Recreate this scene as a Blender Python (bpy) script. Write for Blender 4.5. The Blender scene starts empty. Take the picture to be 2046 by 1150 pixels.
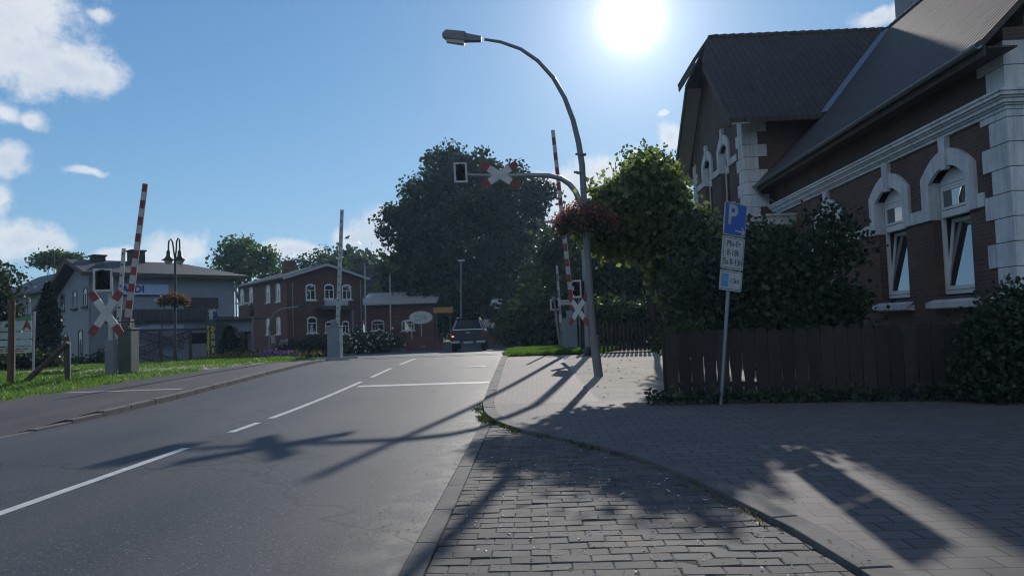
import bpy, math, random
import numpy as np
from mathutils import Vector, Matrix

R = math.radians
rnd = random.Random(7)
rng = np.random.default_rng(11)
scene = bpy.context.scene
HAZE = .00042
COL = scene.collection

# ---------------------------------------------------------------- camera model
F, CH = 1545.0, 1.45                      # focal length in photo pixels (2046 wide), eye height
_d = Vector(((1068 - 1023) / F, (575 - 650) / F, -1)).normalized()
_u = Vector((-math.sin(R(2.0)), math.cos(R(2.0)), 0)); _u = (_u - _d * _u.dot(_d)).normalized()
_x = _d.cross(_u)
CM = Matrix((_x, _d, _u))                 # camera space -> world
def ray(px, py): return CM @ Vector(((px - 1023) / F, (575 - py) / F, -1))
def at(px, py, Y):
    r = ray(px, py); return Vector((r.x / r.y * Y, Y, CH + r.z / r.y * Y))
def dirof(px, py): return ray(px, py).normalized()

cam = bpy.data.cameras.new('camera'); cam.sensor_width = 36; cam.lens = 36 * F / 2046
scene.cycles.filter_width = 1.15
cam.clip_start = 0.02; cam.clip_end = 3000
co = bpy.data.objects.new('camera', cam); COL.objects.link(co)
m4 = CM.to_4x4(); m4.translation = (0, 0, CH); co.matrix_world = m4
scene.camera = co

# ---------------------------------------------------------------- terrain height
def sm(a, b, t):
    t = min(1, max(0, (t - a) / (b - a))); return t * t * (3 - 2 * t)
def zr(y): return .34 * sm(13, 31, y) if y <= 31 else .34 * (1 - sm(31, 52, y))
def G(x, y): return zr(y) - .62 * sm(30, 46, y) * sm(10, 20, -x)

# ---------------------------------------------------------------- materials
def nodes(name):
    m = bpy.data.materials.new(name); m.use_nodes = True
    nt = m.node_tree; b = nt.nodes['Principled BSDF']; return m, nt, b
def N(nt, t, **k):
    n = nt.nodes.new(t)
    for a, v in k.items(): setattr(n, a, v)
    return n
def L(nt, a, b): nt.links.new(a, b)
def rgb(c): return (*c, 1) if len(c) == 3 else c
def mixc(nt, fac, a, b, bt='MIX'):
    n = N(nt, 'ShaderNodeMix', data_type='RGBA', blend_type=bt)
    for s, v in ((n.inputs[0], fac), (n.inputs[6], a), (n.inputs[7], b)):
        if isinstance(v, (tuple, list)): s.default_value = rgb(v)
        elif isinstance(v, (int, float)): s.default_value = v
        else: L(nt, v, s)
    return n.outputs[2]
def noise(nt, scale, detail=5, vec=None, rough=.55, dim='3D'):
    n = N(nt, 'ShaderNodeTexNoise'); n.inputs['Scale'].default_value = scale
    n.inputs['Detail'].default_value = detail; n.inputs['Roughness'].default_value = rough
    if vec is not None: L(nt, vec, n.inputs['Vector'])
    return n.outputs[0]
def ramp(nt, src, stops):
    n = N(nt, 'ShaderNodeValToRGB'); e = n.color_ramp.elements
    while len(e) < len(stops): e.new(.5)
    for q, (p, c) in zip(e, stops):
        q.position = p; q.color = rgb(c) if isinstance(c, (tuple, list)) else (c, c, c, 1)
    L(nt, src, n.inputs[0]); return n.outputs[0]
def bump(nt, b, h, strength=.3, dist=.02):
    n = N(nt, 'ShaderNodeBump'); n.inputs['Strength'].default_value = strength
    n.inputs['Distance'].default_value = dist; L(nt, h, n.inputs['Height']); L(nt, n.outputs[0], b.inputs['Normal'])
def coords(nt): return N(nt, 'ShaderNodeTexCoord').outputs['Object']

def mat(name, c, rough=.6, amt=.25, scale=6, bmp=.15, metal=0, spec=.5, c2=None, dist=.01, streak=0, vary=0):
    m, nt, b = nodes(name); v = coords(nt)
    c2 = c2 or tuple(q * (1 - amt) for q in c)
    n1 = noise(nt, scale, 6, v); n2 = noise(nt, scale * 7, 3, v)
    f = ramp(nt, n1, [(.35, 0), (.68, 1)])
    col = mixc(nt, f, c2, c)
    col = mixc(nt, .25, col, mixc(nt, n2, tuple(q * .6 for q in c), tuple(min(1, q * 1.25) for q in c)))
    if streak:                                             # rain streaks and soot running down
        mp = N(nt, 'ShaderNodeMapping'); mp.inputs['Scale'].default_value = (5, 5, .45); L(nt, v, mp.inputs[0])
        n3 = noise(nt, 1.3, 7, mp.outputs[0], .62); n4 = noise(nt, 22, 4, v)
        col = mixc(nt, ramp(nt, n3, [(.48, 0), (.72, streak)]), col, tuple(q * .45 for q in c))
        col = mixc(nt, ramp(nt, n4, [(.60, 0), (.68, streak * .7)]), col, (c[0] * .5, c[1] * .46, c[2] * .40))
    if vary:
        oi = N(nt, 'ShaderNodeObjectInfo'); col = mixc(nt, 1, col, ramp(nt, oi.outputs['Random'], [(0, 1 - vary), (1, 1 + vary)]), 'MULTIPLY')
    L(nt, col, b.inputs['Base Color'])
    b.inputs['Roughness'].default_value = rough; b.inputs['Metallic'].default_value = metal
    b.inputs['Specular IOR Level'].default_value = spec
    if bmp: bump(nt, b, n2, bmp, dist)
    return m

def brick_mat(name, c1, c2, mortar, bw=.25, rh=.075, ms=.008, u='xy', rough=.85, wob=0., bstr=.5, blotch=.5, off=.5, dist=.008):
    m, nt, b = nodes(name); v = coords(nt)
    sep = N(nt, 'ShaderNodeSeparateXYZ'); L(nt, v, sep.inputs[0])
    cmb = N(nt, 'ShaderNodeCombineXYZ')
    if u == 'xy':                         # vertical walls: run along x+y, courses along z
        a = N(nt, 'ShaderNodeMath', operation='ADD'); L(nt, sep.outputs[0], a.inputs[0]); L(nt, sep.outputs[1], a.inputs[1])
        L(nt, a.outputs[0], cmb.inputs[0]); L(nt, sep.outputs[2], cmb.inputs[1])
    elif u == 'flat': L(nt, sep.outputs[0], cmb.inputs[0]); L(nt, sep.outputs[1], cmb.inputs[1])
    else: L(nt, sep.outputs[1], cmb.inputs[0]); L(nt, sep.outputs[0], cmb.inputs[1])
    vec = cmb.outputs[0]
    if wob:
        nn = N(nt, 'ShaderNodeTexNoise'); nn.inputs['Scale'].default_value = 9; L(nt, v, nn.inputs['Vector'])
        s1 = N(nt, 'ShaderNodeVectorMath', operation='SUBTRACT'); L(nt, nn.outputs[1], s1.inputs[0]); s1.inputs[1].default_value = (.5, .5, .5)
        s2 = N(nt, 'ShaderNodeVectorMath', operation='SCALE'); L(nt, s1.outputs[0], s2.inputs[0]); s2.inputs[3].default_value = wob
        s3 = N(nt, 'ShaderNodeVectorMath', operation='ADD'); L(nt, vec, s3.inputs[0]); L(nt, s2.outputs[0], s3.inputs[1]); vec = s3.outputs[0]
    t = N(nt, 'ShaderNodeTexBrick'); L(nt, vec, t.inputs['Vector']); t.offset = off
    t.inputs['Scale'].default_value = 1; t.inputs['Brick Width'].default_value = bw; t.inputs['Row Height'].default_value = rh
    t.inputs['Mortar Size'].default_value = ms; t.inputs['Mortar Smooth'].default_value = .3
    t.inputs['Color1'].default_value = rgb(c1); t.inputs['Color2'].default_value = rgb(c2); t.inputs['Mortar'].default_value = rgb(mortar)
    n1 = noise(nt, .9, 6, v); n2 = noise(nt, 45, 3, v)
    col = mixc(nt, ramp(nt, n1, [(.35, 0), (.7, blotch)]), t.outputs[0], mixc(nt, .65, t.outputs[0], tuple(q * .4 for q in c1)))
    col = mixc(nt, .3, col, mixc(nt, n2, (.35, .35, .35), (1, 1, 1)), 'MULTIPLY')
    L(nt, col, b.inputs['Base Color']); b.inputs['Roughness'].default_value = rough
    inv = N(nt, 'ShaderNodeMath', operation='MULTIPLY_ADD'); L(nt, t.outputs['Fac'], inv.inputs[0]); inv.inputs[1].default_value = -1; L(nt, n2, inv.inputs[2])
    bump(nt, b, inv.outputs[0], bstr, dist)
    return m

def leaf_mat(name, c1, c2, trans=.45, c3=None):
    m, nt, b = nodes(name); out = nt.nodes['Material Output']
    g = N(nt, 'ShaderNodeNewGeometry')
    r = g.outputs['Random Per Island']
    col = ramp(nt, r, [(0, c1), (.65, c2), (1, c3 or c2)])
    n1 = noise(nt, .5, 3, coords(nt)); col = mixc(nt, ramp(nt, n1, [(.35, 0), (.65, .55)]), col, c1)
    b.inputs['Roughness'].default_value = .5; b.inputs['Specular IOR Level'].default_value = .35
    L(nt, col, b.inputs['Base Color'])
    t = N(nt, 'ShaderNodeBsdfTranslucent')
    tc = mixc(nt, .5, col, (.35, .45, .05), 'ADD') if False else mixc(nt, 1, col, (1.4, 1.5, .85), 'MULTIPLY')
    L(nt, tc, t.inputs[0])
    mx = N(nt, 'ShaderNodeMixShader'); mx.inputs[0].default_value = trans
    L(nt, b.outputs[0], mx.inputs[1]); L(nt, t.outputs[0], mx.inputs[2]); L(nt, mx.outputs[0], out.inputs[0])
    return m

def glass_mat(name, tint=(.015, .018, .022), lvl=1.0, ior=2.3):
    m, nt, b = nodes(name)
    b.inputs['Base Color'].default_value = rgb(tint); b.inputs['Roughness'].default_value = .015
    b.inputs['IOR'].default_value = ior; b.inputs['Specular IOR Level'].default_value = lvl
    n = noise(nt, 1.5, 2, coords(nt)); bump(nt, b, n, .02, .02)
    return m

M = {}
# asphalt: fine stone speckle with bright sparkle painted in, over large worn patches
def asphalt(name, c, sandy=0):
    m, nt, b = nodes(name); v = coords(nt)
    vo = N(nt, 'ShaderNodeTexVoronoi'); vo.inputs['Scale'].default_value = 85; L(nt, v, vo.inputs['Vector'])
    bw = N(nt, 'ShaderNodeRGBToBW'); L(nt, vo.outputs['Color'], bw.inputs[0])
    spk = ramp(nt, bw.outputs[0], [(.2, (c[0] * .45,) * 3), (.6, c), (.86, tuple(q * 1.6 for q in c)), (.97, tuple(q * 5 for q in c))])
    mp = N(nt, 'ShaderNodeMapping'); mp.inputs['Scale'].default_value = (1, .12, 1); L(nt, v, mp.inputs[0])
    n1 = noise(nt, .9, 5, mp.outputs[0]); n2 = noise(nt, .35, 6, v)
    col = mixc(nt, ramp(nt, n1, [(.38, .0), (.66, .8)]), spk, mixc(nt, .6, spk, tuple(q * 2.0 for q in c)))
    col = mixc(nt, ramp(nt, n2, [(.42, 0), (.7, .5)]), col, mixc(nt, .7, spk, tuple(q * .6 for q in c)))
    if sandy:
        sep = N(nt, 'ShaderNodeSeparateXYZ'); L(nt, v, sep.inputs[0])
        mr = N(nt, 'ShaderNodeMapRange'); L(nt, sep.outputs[0], mr.inputs[0])
        mr.inputs[1].default_value = -1.45; mr.inputs[2].default_value = -.95
        mu = N(nt, 'ShaderNodeMath', operation='MULTIPLY'); L(nt, mr.outputs[0], mu.inputs[0])
        L(nt, ramp(nt, noise(nt, 3.5, 7, v), [(.42, 0), (.62, .8)]), mu.inputs[1])
        col = mixc(nt, mu.outputs[0], col, mixc(nt, noise(nt, 60, 2, v), (.13, .12, .10), (.26, .24, .20)))
        # thin tar seams wandering along and across the carriageway
        wv = N(nt, 'ShaderNodeTexVoronoi', feature='DISTANCE_TO_EDGE'); wv.inputs['Scale'].default_value = .16
        wn = N(nt, 'ShaderNodeVectorMath', operation='MULTIPLY_ADD'); nz = N(nt, 'ShaderNodeTexNoise'); nz.inputs['Scale'].default_value = 1.3; nz.inputs['Detail'].default_value = 6
        L(nt, v, nz.inputs['Vector']); L(nt, nz.outputs[1], wn.inputs[0]); wn.inputs[1].default_value = (1.6, 1.6, 0); L(nt, v, wn.inputs[2])
        L(nt, wn.outputs[0], wv.inputs['Vector'])
        col = mixc(nt, ramp(nt, wv.outputs[0], [(0, .8), (.007, 0)]), col, tuple(q * .3 for q in c))
    L(nt, col, b.inputs['Base Color'])
    L(nt, ramp(nt, n1, [(.3, .52), (.7, .68)]), b.inputs['Roughness'])
    b.inputs['Specular IOR Level'].default_value = .22
    bump(nt, b, bw.outputs[0], .6, .007)
    return m
M['asphalt'] = asphalt('asphalt', (.050, .051, .057), 1)
M['asphalt_far'] = asphalt('asphalt_far', (.05, .05, .054))
M['old_asphalt'] = asphalt('old_asphalt', (.082, .064, .056))
def paver_mat(name, c1, c2):
    m, nt, b = nodes(name); v = coords(nt); g = N(nt, 'ShaderNodeNewGeometry')
    col = ramp(nt, g.outputs['Random Per Island'], [(0, c1), (1, c2)])
    n1 = noise(nt, 1.1, 6, v); n2 = noise(nt, 70, 4, v); n3 = noise(nt, 5, 7, v)
    col = mixc(nt, ramp(nt, n1, [(.5, 0), (.66, .75)]), col, mixc(nt, n2, (.09, .08, .065), (.20, .18, .15)))
    col = mixc(nt, ramp(nt, n3, [(.45, 0), (.7, .5)]), col, tuple(q * .5 for q in c1))
    col = mixc(nt, .45, col, mixc(nt, n2, (.35, .35, .35), (1.3, 1.3, 1.3)), 'MULTIPLY')
    L(nt, col, b.inputs['Base Color']); b.inputs['Roughness'].default_value = .85; b.inputs['Specular IOR Level'].default_value = .3
    bump(nt, b, n2, .5, .004); return m
M['bay'] = paver_mat('bay_pavers', (.08, .075, .074), (.125, .116, .112))
M['bay_base'] = mat('joint_soil', (.045, .042, .036), 1, .4, 8, .3)
M['path'] = brick_mat('path_bricks', (.20, .165, .152), (.245, .205, .188), (.10, .085, .078), .2, .1, .005, 'flat2', .85, .012, .12, .3, dist=.003)
M['pave'] = brick_mat('pavement_slabs', (.115, .103, .098), (.15, .133, .124), (.03, .028, .026), .3, .2, .008, 'flat', .85, .008, .12, .4, dist=.003)
M['lot'] = mat('lot_gravel', (.40, .355, .30), .95, .4, 1.2, .6, dist=.02)
M['kerb'] = mat('kerb_stone', (.125, .12, .115), .9, .5, 3, .4)
M['soil'] = mat('soil', (.10, .095, .05), 1, .5, .4, .5, c2=(.05, .075, .025), dist=.05)
M['turf'] = mat('turf', (.075, .12, .025), 1, .5, 1.2, .6, c2=(.10, .10, .04), dist=.05)
M['paint'] = mat('road_paint', (.62, .62, .6), .6, .35, 5, .25)
M['brick'] = brick_mat('dark_red_brick', (.115, .062, .046), (.17, .085, .06), (.15, .125, .11), ms=.011, blotch=.85)
M['brick2'] = brick_mat('red_brick', (.115, .045, .034), (.15, .058, .042), (.12, .095, .08))
M['stone'] = mat('white_trim', (.70, .71, .71), .9, .25, 1.6, .3, streak=.75)
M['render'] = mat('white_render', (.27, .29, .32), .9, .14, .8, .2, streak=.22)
M['wframe'] = mat('white_window_frame', (.72, .72, .7), .4, .08, 4, 0)
M['glass'] = glass_mat('window_glass')
M['dglass'] = glass_mat('dark_glass', (.01, .012, .014), .5, 1.5)
def tile_mat(name, c):
    m = brick_mat(name, c, tuple(q * 1.35 for q in c), tuple(q * .25 for q in c), .24, .33, .03, 'flat', .55, 0, 1.0, .5, 0, .03)
    return m
# pantiles: rounded ribs running down the slope plus overlapping courses; ax = axis across the slope
def pantile(name, c, ax):
    m, nt, b = nodes(name); v = coords(nt)
    sep = N(nt, 'ShaderNodeSeparateXYZ'); L(nt, v, sep.inputs[0])
    def mth(op, a, bb=None):
        n = N(nt, 'ShaderNodeMath', operation=op)
        for k, q in enumerate((a, bb)):
            if q is None: continue
            if isinstance(q, (int, float)): n.inputs[k].default_value = q
            else: L(nt, q, n.inputs[k])
        return n.outputs[0]
    ribs = mth('ABSOLUTE', mth('SINE', mth('MULTIPLY', sep.outputs[ax], math.pi / .23)))
    course = mth('FRACT', mth('MULTIPLY', sep.outputs[2], 1 / .24))
    h = mth('ADD', ribs, mth('MULTIPLY', mth('SUBTRACT', 1, course), .8))
    n1 = noise(nt, 1.2, 6, v); n2 = noise(nt, 12, 4, v)
    col = mixc(nt, n1, tuple(q * .55 for q in c), tuple(q * 1.3 for q in c))
    col = mixc(nt, ramp(nt, n2, [(.5, 0), (.75, .5)]), col, (.07, .08, .05))
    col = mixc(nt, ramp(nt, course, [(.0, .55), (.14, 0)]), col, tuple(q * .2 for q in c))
    col = mixc(nt, ramp(nt, ribs, [(.0, .75), (.45, 0)]), col, tuple(q * .3 for q in c))  # tile laps and grooves darkened in the colour, as shade between ribs
    col = mixc(nt, ramp(nt, noise(nt, 3.5, 5, v), [(.55, 0), (.8, .6)]), col, (.13, .12, .10))
    L(nt, col, b.inputs['Base Color']); b.inputs['Roughness'].default_value = .7; b.inputs['Specular IOR Level'].default_value = .3
    bump(nt, b, h, .9, .03); return m
M['tile_y'] = pantile('pantiles_along_road', (.07, .052, .045), 1)
M['tile_x'] = pantile('pantiles_across_road', (.06, .046, .042), 0)
M['roof_grey'] = tile_mat('roof_grey', (.10, .09, .085))
M['roof_dark'] = tile_mat('roof_dark', (.055, .048, .045))
M['wood'] = mat('dark_boards', (.085, .058, .04), .8, .4, 5, .4)
M['fence'] = mat('weathered_fence', (.036, .031, .027), .9, .4, 6, .5, streak=.6, vary=.3)
M['rust_wood'] = mat('rusty_brown_post', (.13, .065, .04), .9, .4, 6, .5)
M['soffit'] = mat('soffit', (.42, .36, .30), .8, .15, 3, .1)
M['steel'] = mat('galvanised', (.26, .27, .28), .45, .25, 5, .1, metal=.7)
M['grey'] = mat('grey_paint', (.17, .18, .19), .5, .2, 4, .1)
M['lgrey'] = mat('light_grey_paint', (.42, .43, .44), .5, .15, 4, .1)
M['green_grey'] = mat('mossy_grey_housing', (.10, .12, .10), .7, .4, 3, .3)
M['blue_grey'] = mat('blue_grey_housing', (.20, .24, .28), .5, .25, 3, .2)
M['black'] = mat('black_metal', (.02, .021, .023), .45, .3, 8, .1)
M['lens'] = mat('dark_lens', (.012, .011, .012), .8, .2, 4, 0, spec=.1)
M['red'] = mat('red_paint', (.25, .03, .026), .55, .45, 5, .1)
M['white'] = mat('white_paint', (.45, .45, .44), .5, .35, 4, .1)
M['cross'] = mat('reflective_white', (.54, .54, .54), .45, .25, 4, .05)
M['bluep'] = mat('sign_blue', (.012, .09, .42), .4, .1, 5, .03)
M['cyan'] = mat('sign_light_blue', (.06, .28, .62), .4, .1, 5, .03)
M['navy'] = mat('navy', (.01, .03, .16), .5, .1, 4, 0)
M['ink'] = mat('ink', (.012, .012, .014), .5, .1, 4, 0)
M['palegrey'] = mat('pale_lettering', (.42, .5, .62), .5, .1, 4, 0)
M['yellow'] = mat('yellow_letters', (.62, .48, .03), .5, .15, 5, 0)
M['ochre'] = mat('ochre_board', (.42, .22, .03), .6, .2, 4, 0)
M['tank'] = mat('dark_render', (.055, .052, .05), .9, .3, 2, .2)
M['plum'] = mat('dark_red_board', (.12, .03, .028), .7, .3, 3, .1)
M['bark'] = mat('bark', (.07, .055, .042), .95, .5, 7, .9, dist=.04)
M['haze'] = None
M['truck'] = mat('truck_paint', (.014, .018, .034), .25, .1, 3, 0, metal=.2)
M['chrome'] = mat('chrome', (.72, .73, .75), .12, .05, 5, 0, metal=1)
M['rubber'] = mat('rubber', (.018, .018, .019), .85, .2, 12, .2)
M['tail'] = mat('tail_lamp', (.09, .010, .012), .2, .2, 8, 0)
m, nt, b = nodes('tail_lamp_lit'); b.inputs['Base Color'].default_value = (.5, .02, .02, 1)
b.inputs['Emission Color'].default_value = (1, .12, .10, 1); b.inputs['Emission Strength'].default_value = 3.2; M['tail_on'] = m
m, nt, b = nodes('lamp_bowl'); b.inputs['Base Color'].default_value = (.75, .75, .72, 1); b.inputs['Roughness'].default_value = .2
b.inputs['Transmission Weight'].default_value = .55; M['bowl'] = m
M['petal'] = mat('petal_litter', (.75, .72, .66), .8, .1, 9, 0)
M['dirt'] = mat('dirt_crumbs', (.07, .055, .04), .95, .3, 9, 0)

M['l_oak'] = leaf_mat('oak_leaves', (.018, .034, .016), (.038, .062, .022), .34, (.08, .11, .035))
M['l_far'] = leaf_mat('far_leaves', (.022, .038, .014), (.045, .075, .02), .35, (.07, .10, .03))
M['l_light'] = leaf_mat('light_leaves', (.035, .065, .015), (.075, .125, .028), .5, (.13, .18, .04))
M['l_lime'] = leaf_mat('lime_leaves', (.065, .09, .035), (.145, .18, .07), .58, (.30, .32, .16))
M['l_dark'] = leaf_mat('dark_shrub_leaves', (.022, .033, .022), (.042, .06, .03), .3, (.075, .10, .05))
M['l_thuja'] = leaf_mat('conifer_sprays', (.010, .020, .009), (.02, .035, .013), .15)
M['l_hedge'] = leaf_mat('hedge_leaves', (.03, .045, .015), (.06, .085, .022), .35, (.12, .13, .04))
M['l_grass'] = leaf_mat('grass_blades', (.06, .125, .018), (.10, .19, .026), .5, (.17, .24, .05))
M['l_dry'] = leaf_mat('dry_stems', (.16, .13, .05), (.22, .17, .07), .4, (.12, .15, .04))
M['l_red'] = leaf_mat('red_petals', (.17, .05, .05), (.28, .10, .10), .5, (.36, .20, .18))
M['l_rust'] = leaf_mat('rust_petals', (.16, .05, .03), (.26, .10, .06), .4, (.24, .15, .08))
M['l_purple'] = leaf_mat('purple_petals', (.28, .10, .42), (.45, .20, .6), .4, (.6, .35, .7))
M['l_white'] = leaf_mat('white_petals', (.6, .58, .5), (.75, .72, .66), .3)

# ---------------------------------------------------------------- mesh builder
class MB:
    def __init__(s): s.v = []; s.f = []; s.mi = []; s.k = 0
    def add(s, vs, fs):
        o = len(s.v); s.v += [Vector(q) for q in vs]
        for f in fs: s.f.append([o + i for i in f]); s.mi.append(s.k)
        return s
    def box(s, x0, x1, y0, y1, z0, z1):
        return s.add([(x0, y0, z0), (x1, y0, z0), (x1, y1, z0), (x0, y1, z0), (x0, y0, z1), (x1, y0, z1), (x1, y1, z1), (x0, y1, z1)],
              [(0, 3, 2, 1), (4, 5, 6, 7), (0, 1, 5, 4), (1, 2, 6, 5), (2, 3, 7, 6), (3, 0, 4, 7)])
    def beam(s, a, b, w, h, up=(0, 0, 1)):           # box beam from a to b, w across, h along up
        a, b = Vector(a), Vector(b); d = (b - a).normalized(); up = Vector(up)
        if abs(d.dot(up)) > .99: up = Vector((0, 1, 0))
        r = d.cross(up).normalized() * (w / 2); u = r.cross(d).normalized() * (h / 2)
        q = [a - r - u, a + r - u, a + r + u, a - r + u, b - r - u, b + r - u, b + r + u, b - r + u]
        return s.add(q, [(0, 1, 2, 3), (7, 6, 5, 4), (0, 4, 5, 1), (1, 5, 6, 2), (2, 6, 7, 3), (3, 7, 4, 0)])
    def tube(s, pts, rad, n=10, caps=True):
        pts = [Vector(p) for p in pts]
        if isinstance(rad, (int, float)): rad = [rad] * len(pts)
        o = len(s.v); ref = None
        for i, p in enumerate(pts):
            d = (pts[min(i + 1, len(pts) - 1)] - pts[max(i - 1, 0)]).normalized()
            if ref is None: ref = Vector((1, 0, 0)) if abs(d.x) < .9 else Vector((0, 1, 0))
            a = (ref - d * ref.dot(d)).normalized(); ref = a; bb = d.cross(a)
            for k in range(n):
                t = 2 * math.pi * k / n; s.v.append(p + (a * math.cos(t) + bb * math.sin(t)) * rad[i])
        for i in range(len(pts) - 1):
            for k in range(n):
                k2 = (k + 1) % n
                s.f.append([o + i * n + k, o + i * n + k2, o + (i + 1) * n + k2, o + (i + 1) * n + k]); s.mi.append(s.k)
        if caps:
            s.f.append([o + k for k in range(n)][::-1]); s.mi.append(s.k)
            s.f.append([o + (len(pts) - 1) * n + k for k in range(n)]); s.mi.append(s.k)
        return s
    def lathe(s, prof, c=(0, 0, 0), n=20): return s.tube([Vector(c) + Vector((0, 0, z)) for r, z in prof], [max(r, .001) for r, z in prof], n)
    def prism(s, poly, ext):                          # planar polygon extruded by a vector
        n = len(poly); e = Vector(ext); p = [Vector(q) for q in poly]
        return s.add(p + [q + e for q in p], [list(range(n))[::-1], list(range(n, 2 * n))] + [(i, (i + 1) % n, n + (i + 1) % n, n + i) for i in range(n)])
    def strip(s, inner, outer, ext):                  # two polylines, ribbon between them extruded by a vector
        n = len(inner); e = Vector(ext); I = [Vector(q) for q in inner]; O = [Vector(q) for q in outer]
        fs = []
        for i in range(n - 1):
            fs += [(i, i + 1, n + i + 1, n + i), (2 * n + i, 3 * n + i, 3 * n + i + 1, 2 * n + i + 1),
                   (i, 2 * n + i, 2 * n + i + 1, i + 1), (n + i, n + i + 1, 3 * n + i + 1, 3 * n + i)]
        fs += [(0, n, 3 * n, 2 * n), (n - 1, 3 * n - 1, 4 * n - 1, 2 * n - 1)]
        return s.add(I + O + [q + e for q in I] + [q + e for q in O], fs)
    def tf(s, mtx): s.v = [mtx @ q for q in s.v]; return s
    def each(s, name, mats, parent=None, **k):          # every separate piece becomes an object of its own
        par = list(range(len(s.v)))
        def fd(a):
            while par[a] != a: par[a] = par[par[a]]; a = par[a]
            return a
        for f in s.f:
            for q in f[1:]: par[fd(q)] = fd(f[0])
        grp = {}
        for f, mi in zip(s.f, s.mi): grp.setdefault(fd(f[0]), []).append((f, mi))
        res = []
        for fs in grp.values():
            ids = sorted({q for f, _ in fs for q in f}); mp = {q: i for i, q in enumerate(ids)}; mb = MB()
            mb.v = [s.v[q] for q in ids]; mb.f = [[mp[q] for q in f] for f, _ in fs]; mb.mi = [mi for _, mi in fs]
            res.append(mb.build(name, mats, parent, **k))
        return res
    def rod(s, pts, w, h, up, mids):                   # one box rod through several points, a material per section
        o = len(s.v); up = Vector(up); d = (Vector(pts[-1]) - Vector(pts[0])).normalized()
        r = d.cross(up).normalized(); u = r.cross(d)
        ws = w if isinstance(w, list) else [w] * len(pts)
        for p, ww in zip(pts, ws):
            hh = h * ww / ws[0]
            for a, b_ in ((-1, -1), (1, -1), (1, 1), (-1, 1)): s.v.append(Vector(p) + r * (a * ww / 2) + u * (b_ * hh / 2))
        for i in range(len(pts) - 1):
            for k in range(4):
                k2 = (k + 1) % 4; s.f.append([o + i * 4 + k, o + i * 4 + k2, o + i * 4 + 4 + k2, o + i * 4 + 4 + k]); s.mi.append(mids[i])
        s.f.append([o, o + 1, o + 2, o + 3]); s.mi.append(mids[0]); e = o + 4 * (len(pts) - 1)
        s.f.append([e, e + 1, e + 2, e + 3]); s.mi.append(mids[-1]); return s
    def build(s, name, mats, parent=None, world=False, smooth=False, bevel=0):
        me = bpy.data.meshes.new(name)
        vs = s.v
        if parent is not None and world:
            inv = PM[parent.name].inverted(); vs = [inv @ q for q in vs]
        me.from_pydata([tuple(q) for q in vs], [], s.f)
        for q in (mats if isinstance(mats, (list, tuple)) else [mats]): me.materials.append(q)
        me.polygons.foreach_set('material_index', s.mi)
        if smooth: me.polygons.foreach_set('use_smooth', [True] * len(me.polygons))
        me.update()
        o = bpy.data.objects.new(name, me); COL.objects.link(o)
        if parent is not None: o.parent = parent
        import bmesh
        bm = bmesh.new(); bm.from_mesh(me); bmesh.ops.recalc_face_normals(bm, faces=bm.faces); bm.to_mesh(me); bm.free()
        if bevel:
            bv = o.modifiers.new('bevel', 'BEVEL'); bv.width = bevel; bv.segments = 2; bv.limit_method = 'ANGLE'; bv.angle_limit = R(35)
        if smooth and hasattr(me, 'set_sharp_from_angle'): me.set_sharp_from_angle(angle=R(40))
        return o
PM = {}
def thing(name, label, cat, loc=(0, 0, 0), rz=0, group=None, rot=None):
    o = bpy.data.objects.new(name, None); COL.objects.link(o); o.empty_display_size = .3
    o.location = loc; o.rotation_euler = rot or (0, 0, rz)
    from mathutils import Euler
    PM[o.name] = Matrix.Translation(loc) @ Euler(rot or (0, 0, rz)).to_matrix().to_4x4()
    tag(o, label, cat, group); return o
def tag(o, label, cat, group=None):
    o['label'] = label; o['category'] = cat
    if group: o['group'] = group
    return o
def struct(o, kind='structure'): o['kind'] = kind; return o

def text(name, s, size, O, Rv, U, m, parent, align='CENTER', ext=.002, sx=1, bold=0):
    cu = bpy.data.curves.new('t', 'FONT'); cu.body = s; cu.size = size; cu.align_x = align; cu.align_y = 'CENTER'; cu.extrude = ext; cu.offset = bold
    cu.resolution_u = 4
    to = bpy.data.objects.new('t', cu); COL.objects.link(to)
    me = bpy.data.meshes.new_from_object(to); bpy.data.objects.remove(to); bpy.data.curves.remove(cu)
    Rv, U, O = Vector(Rv).normalized(), Vector(U).normalized(), Vector(O); n = Rv.cross(U)
    for v in me.vertices: v.co = O + Rv * v.co.x * sx + U * v.co.y + n * v.co.z
    me.name = name; me.materials.clear(); me.materials.append(m)
    o = bpy.data.objects.new(name, me); COL.objects.link(o); o.parent = parent; return o

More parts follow.
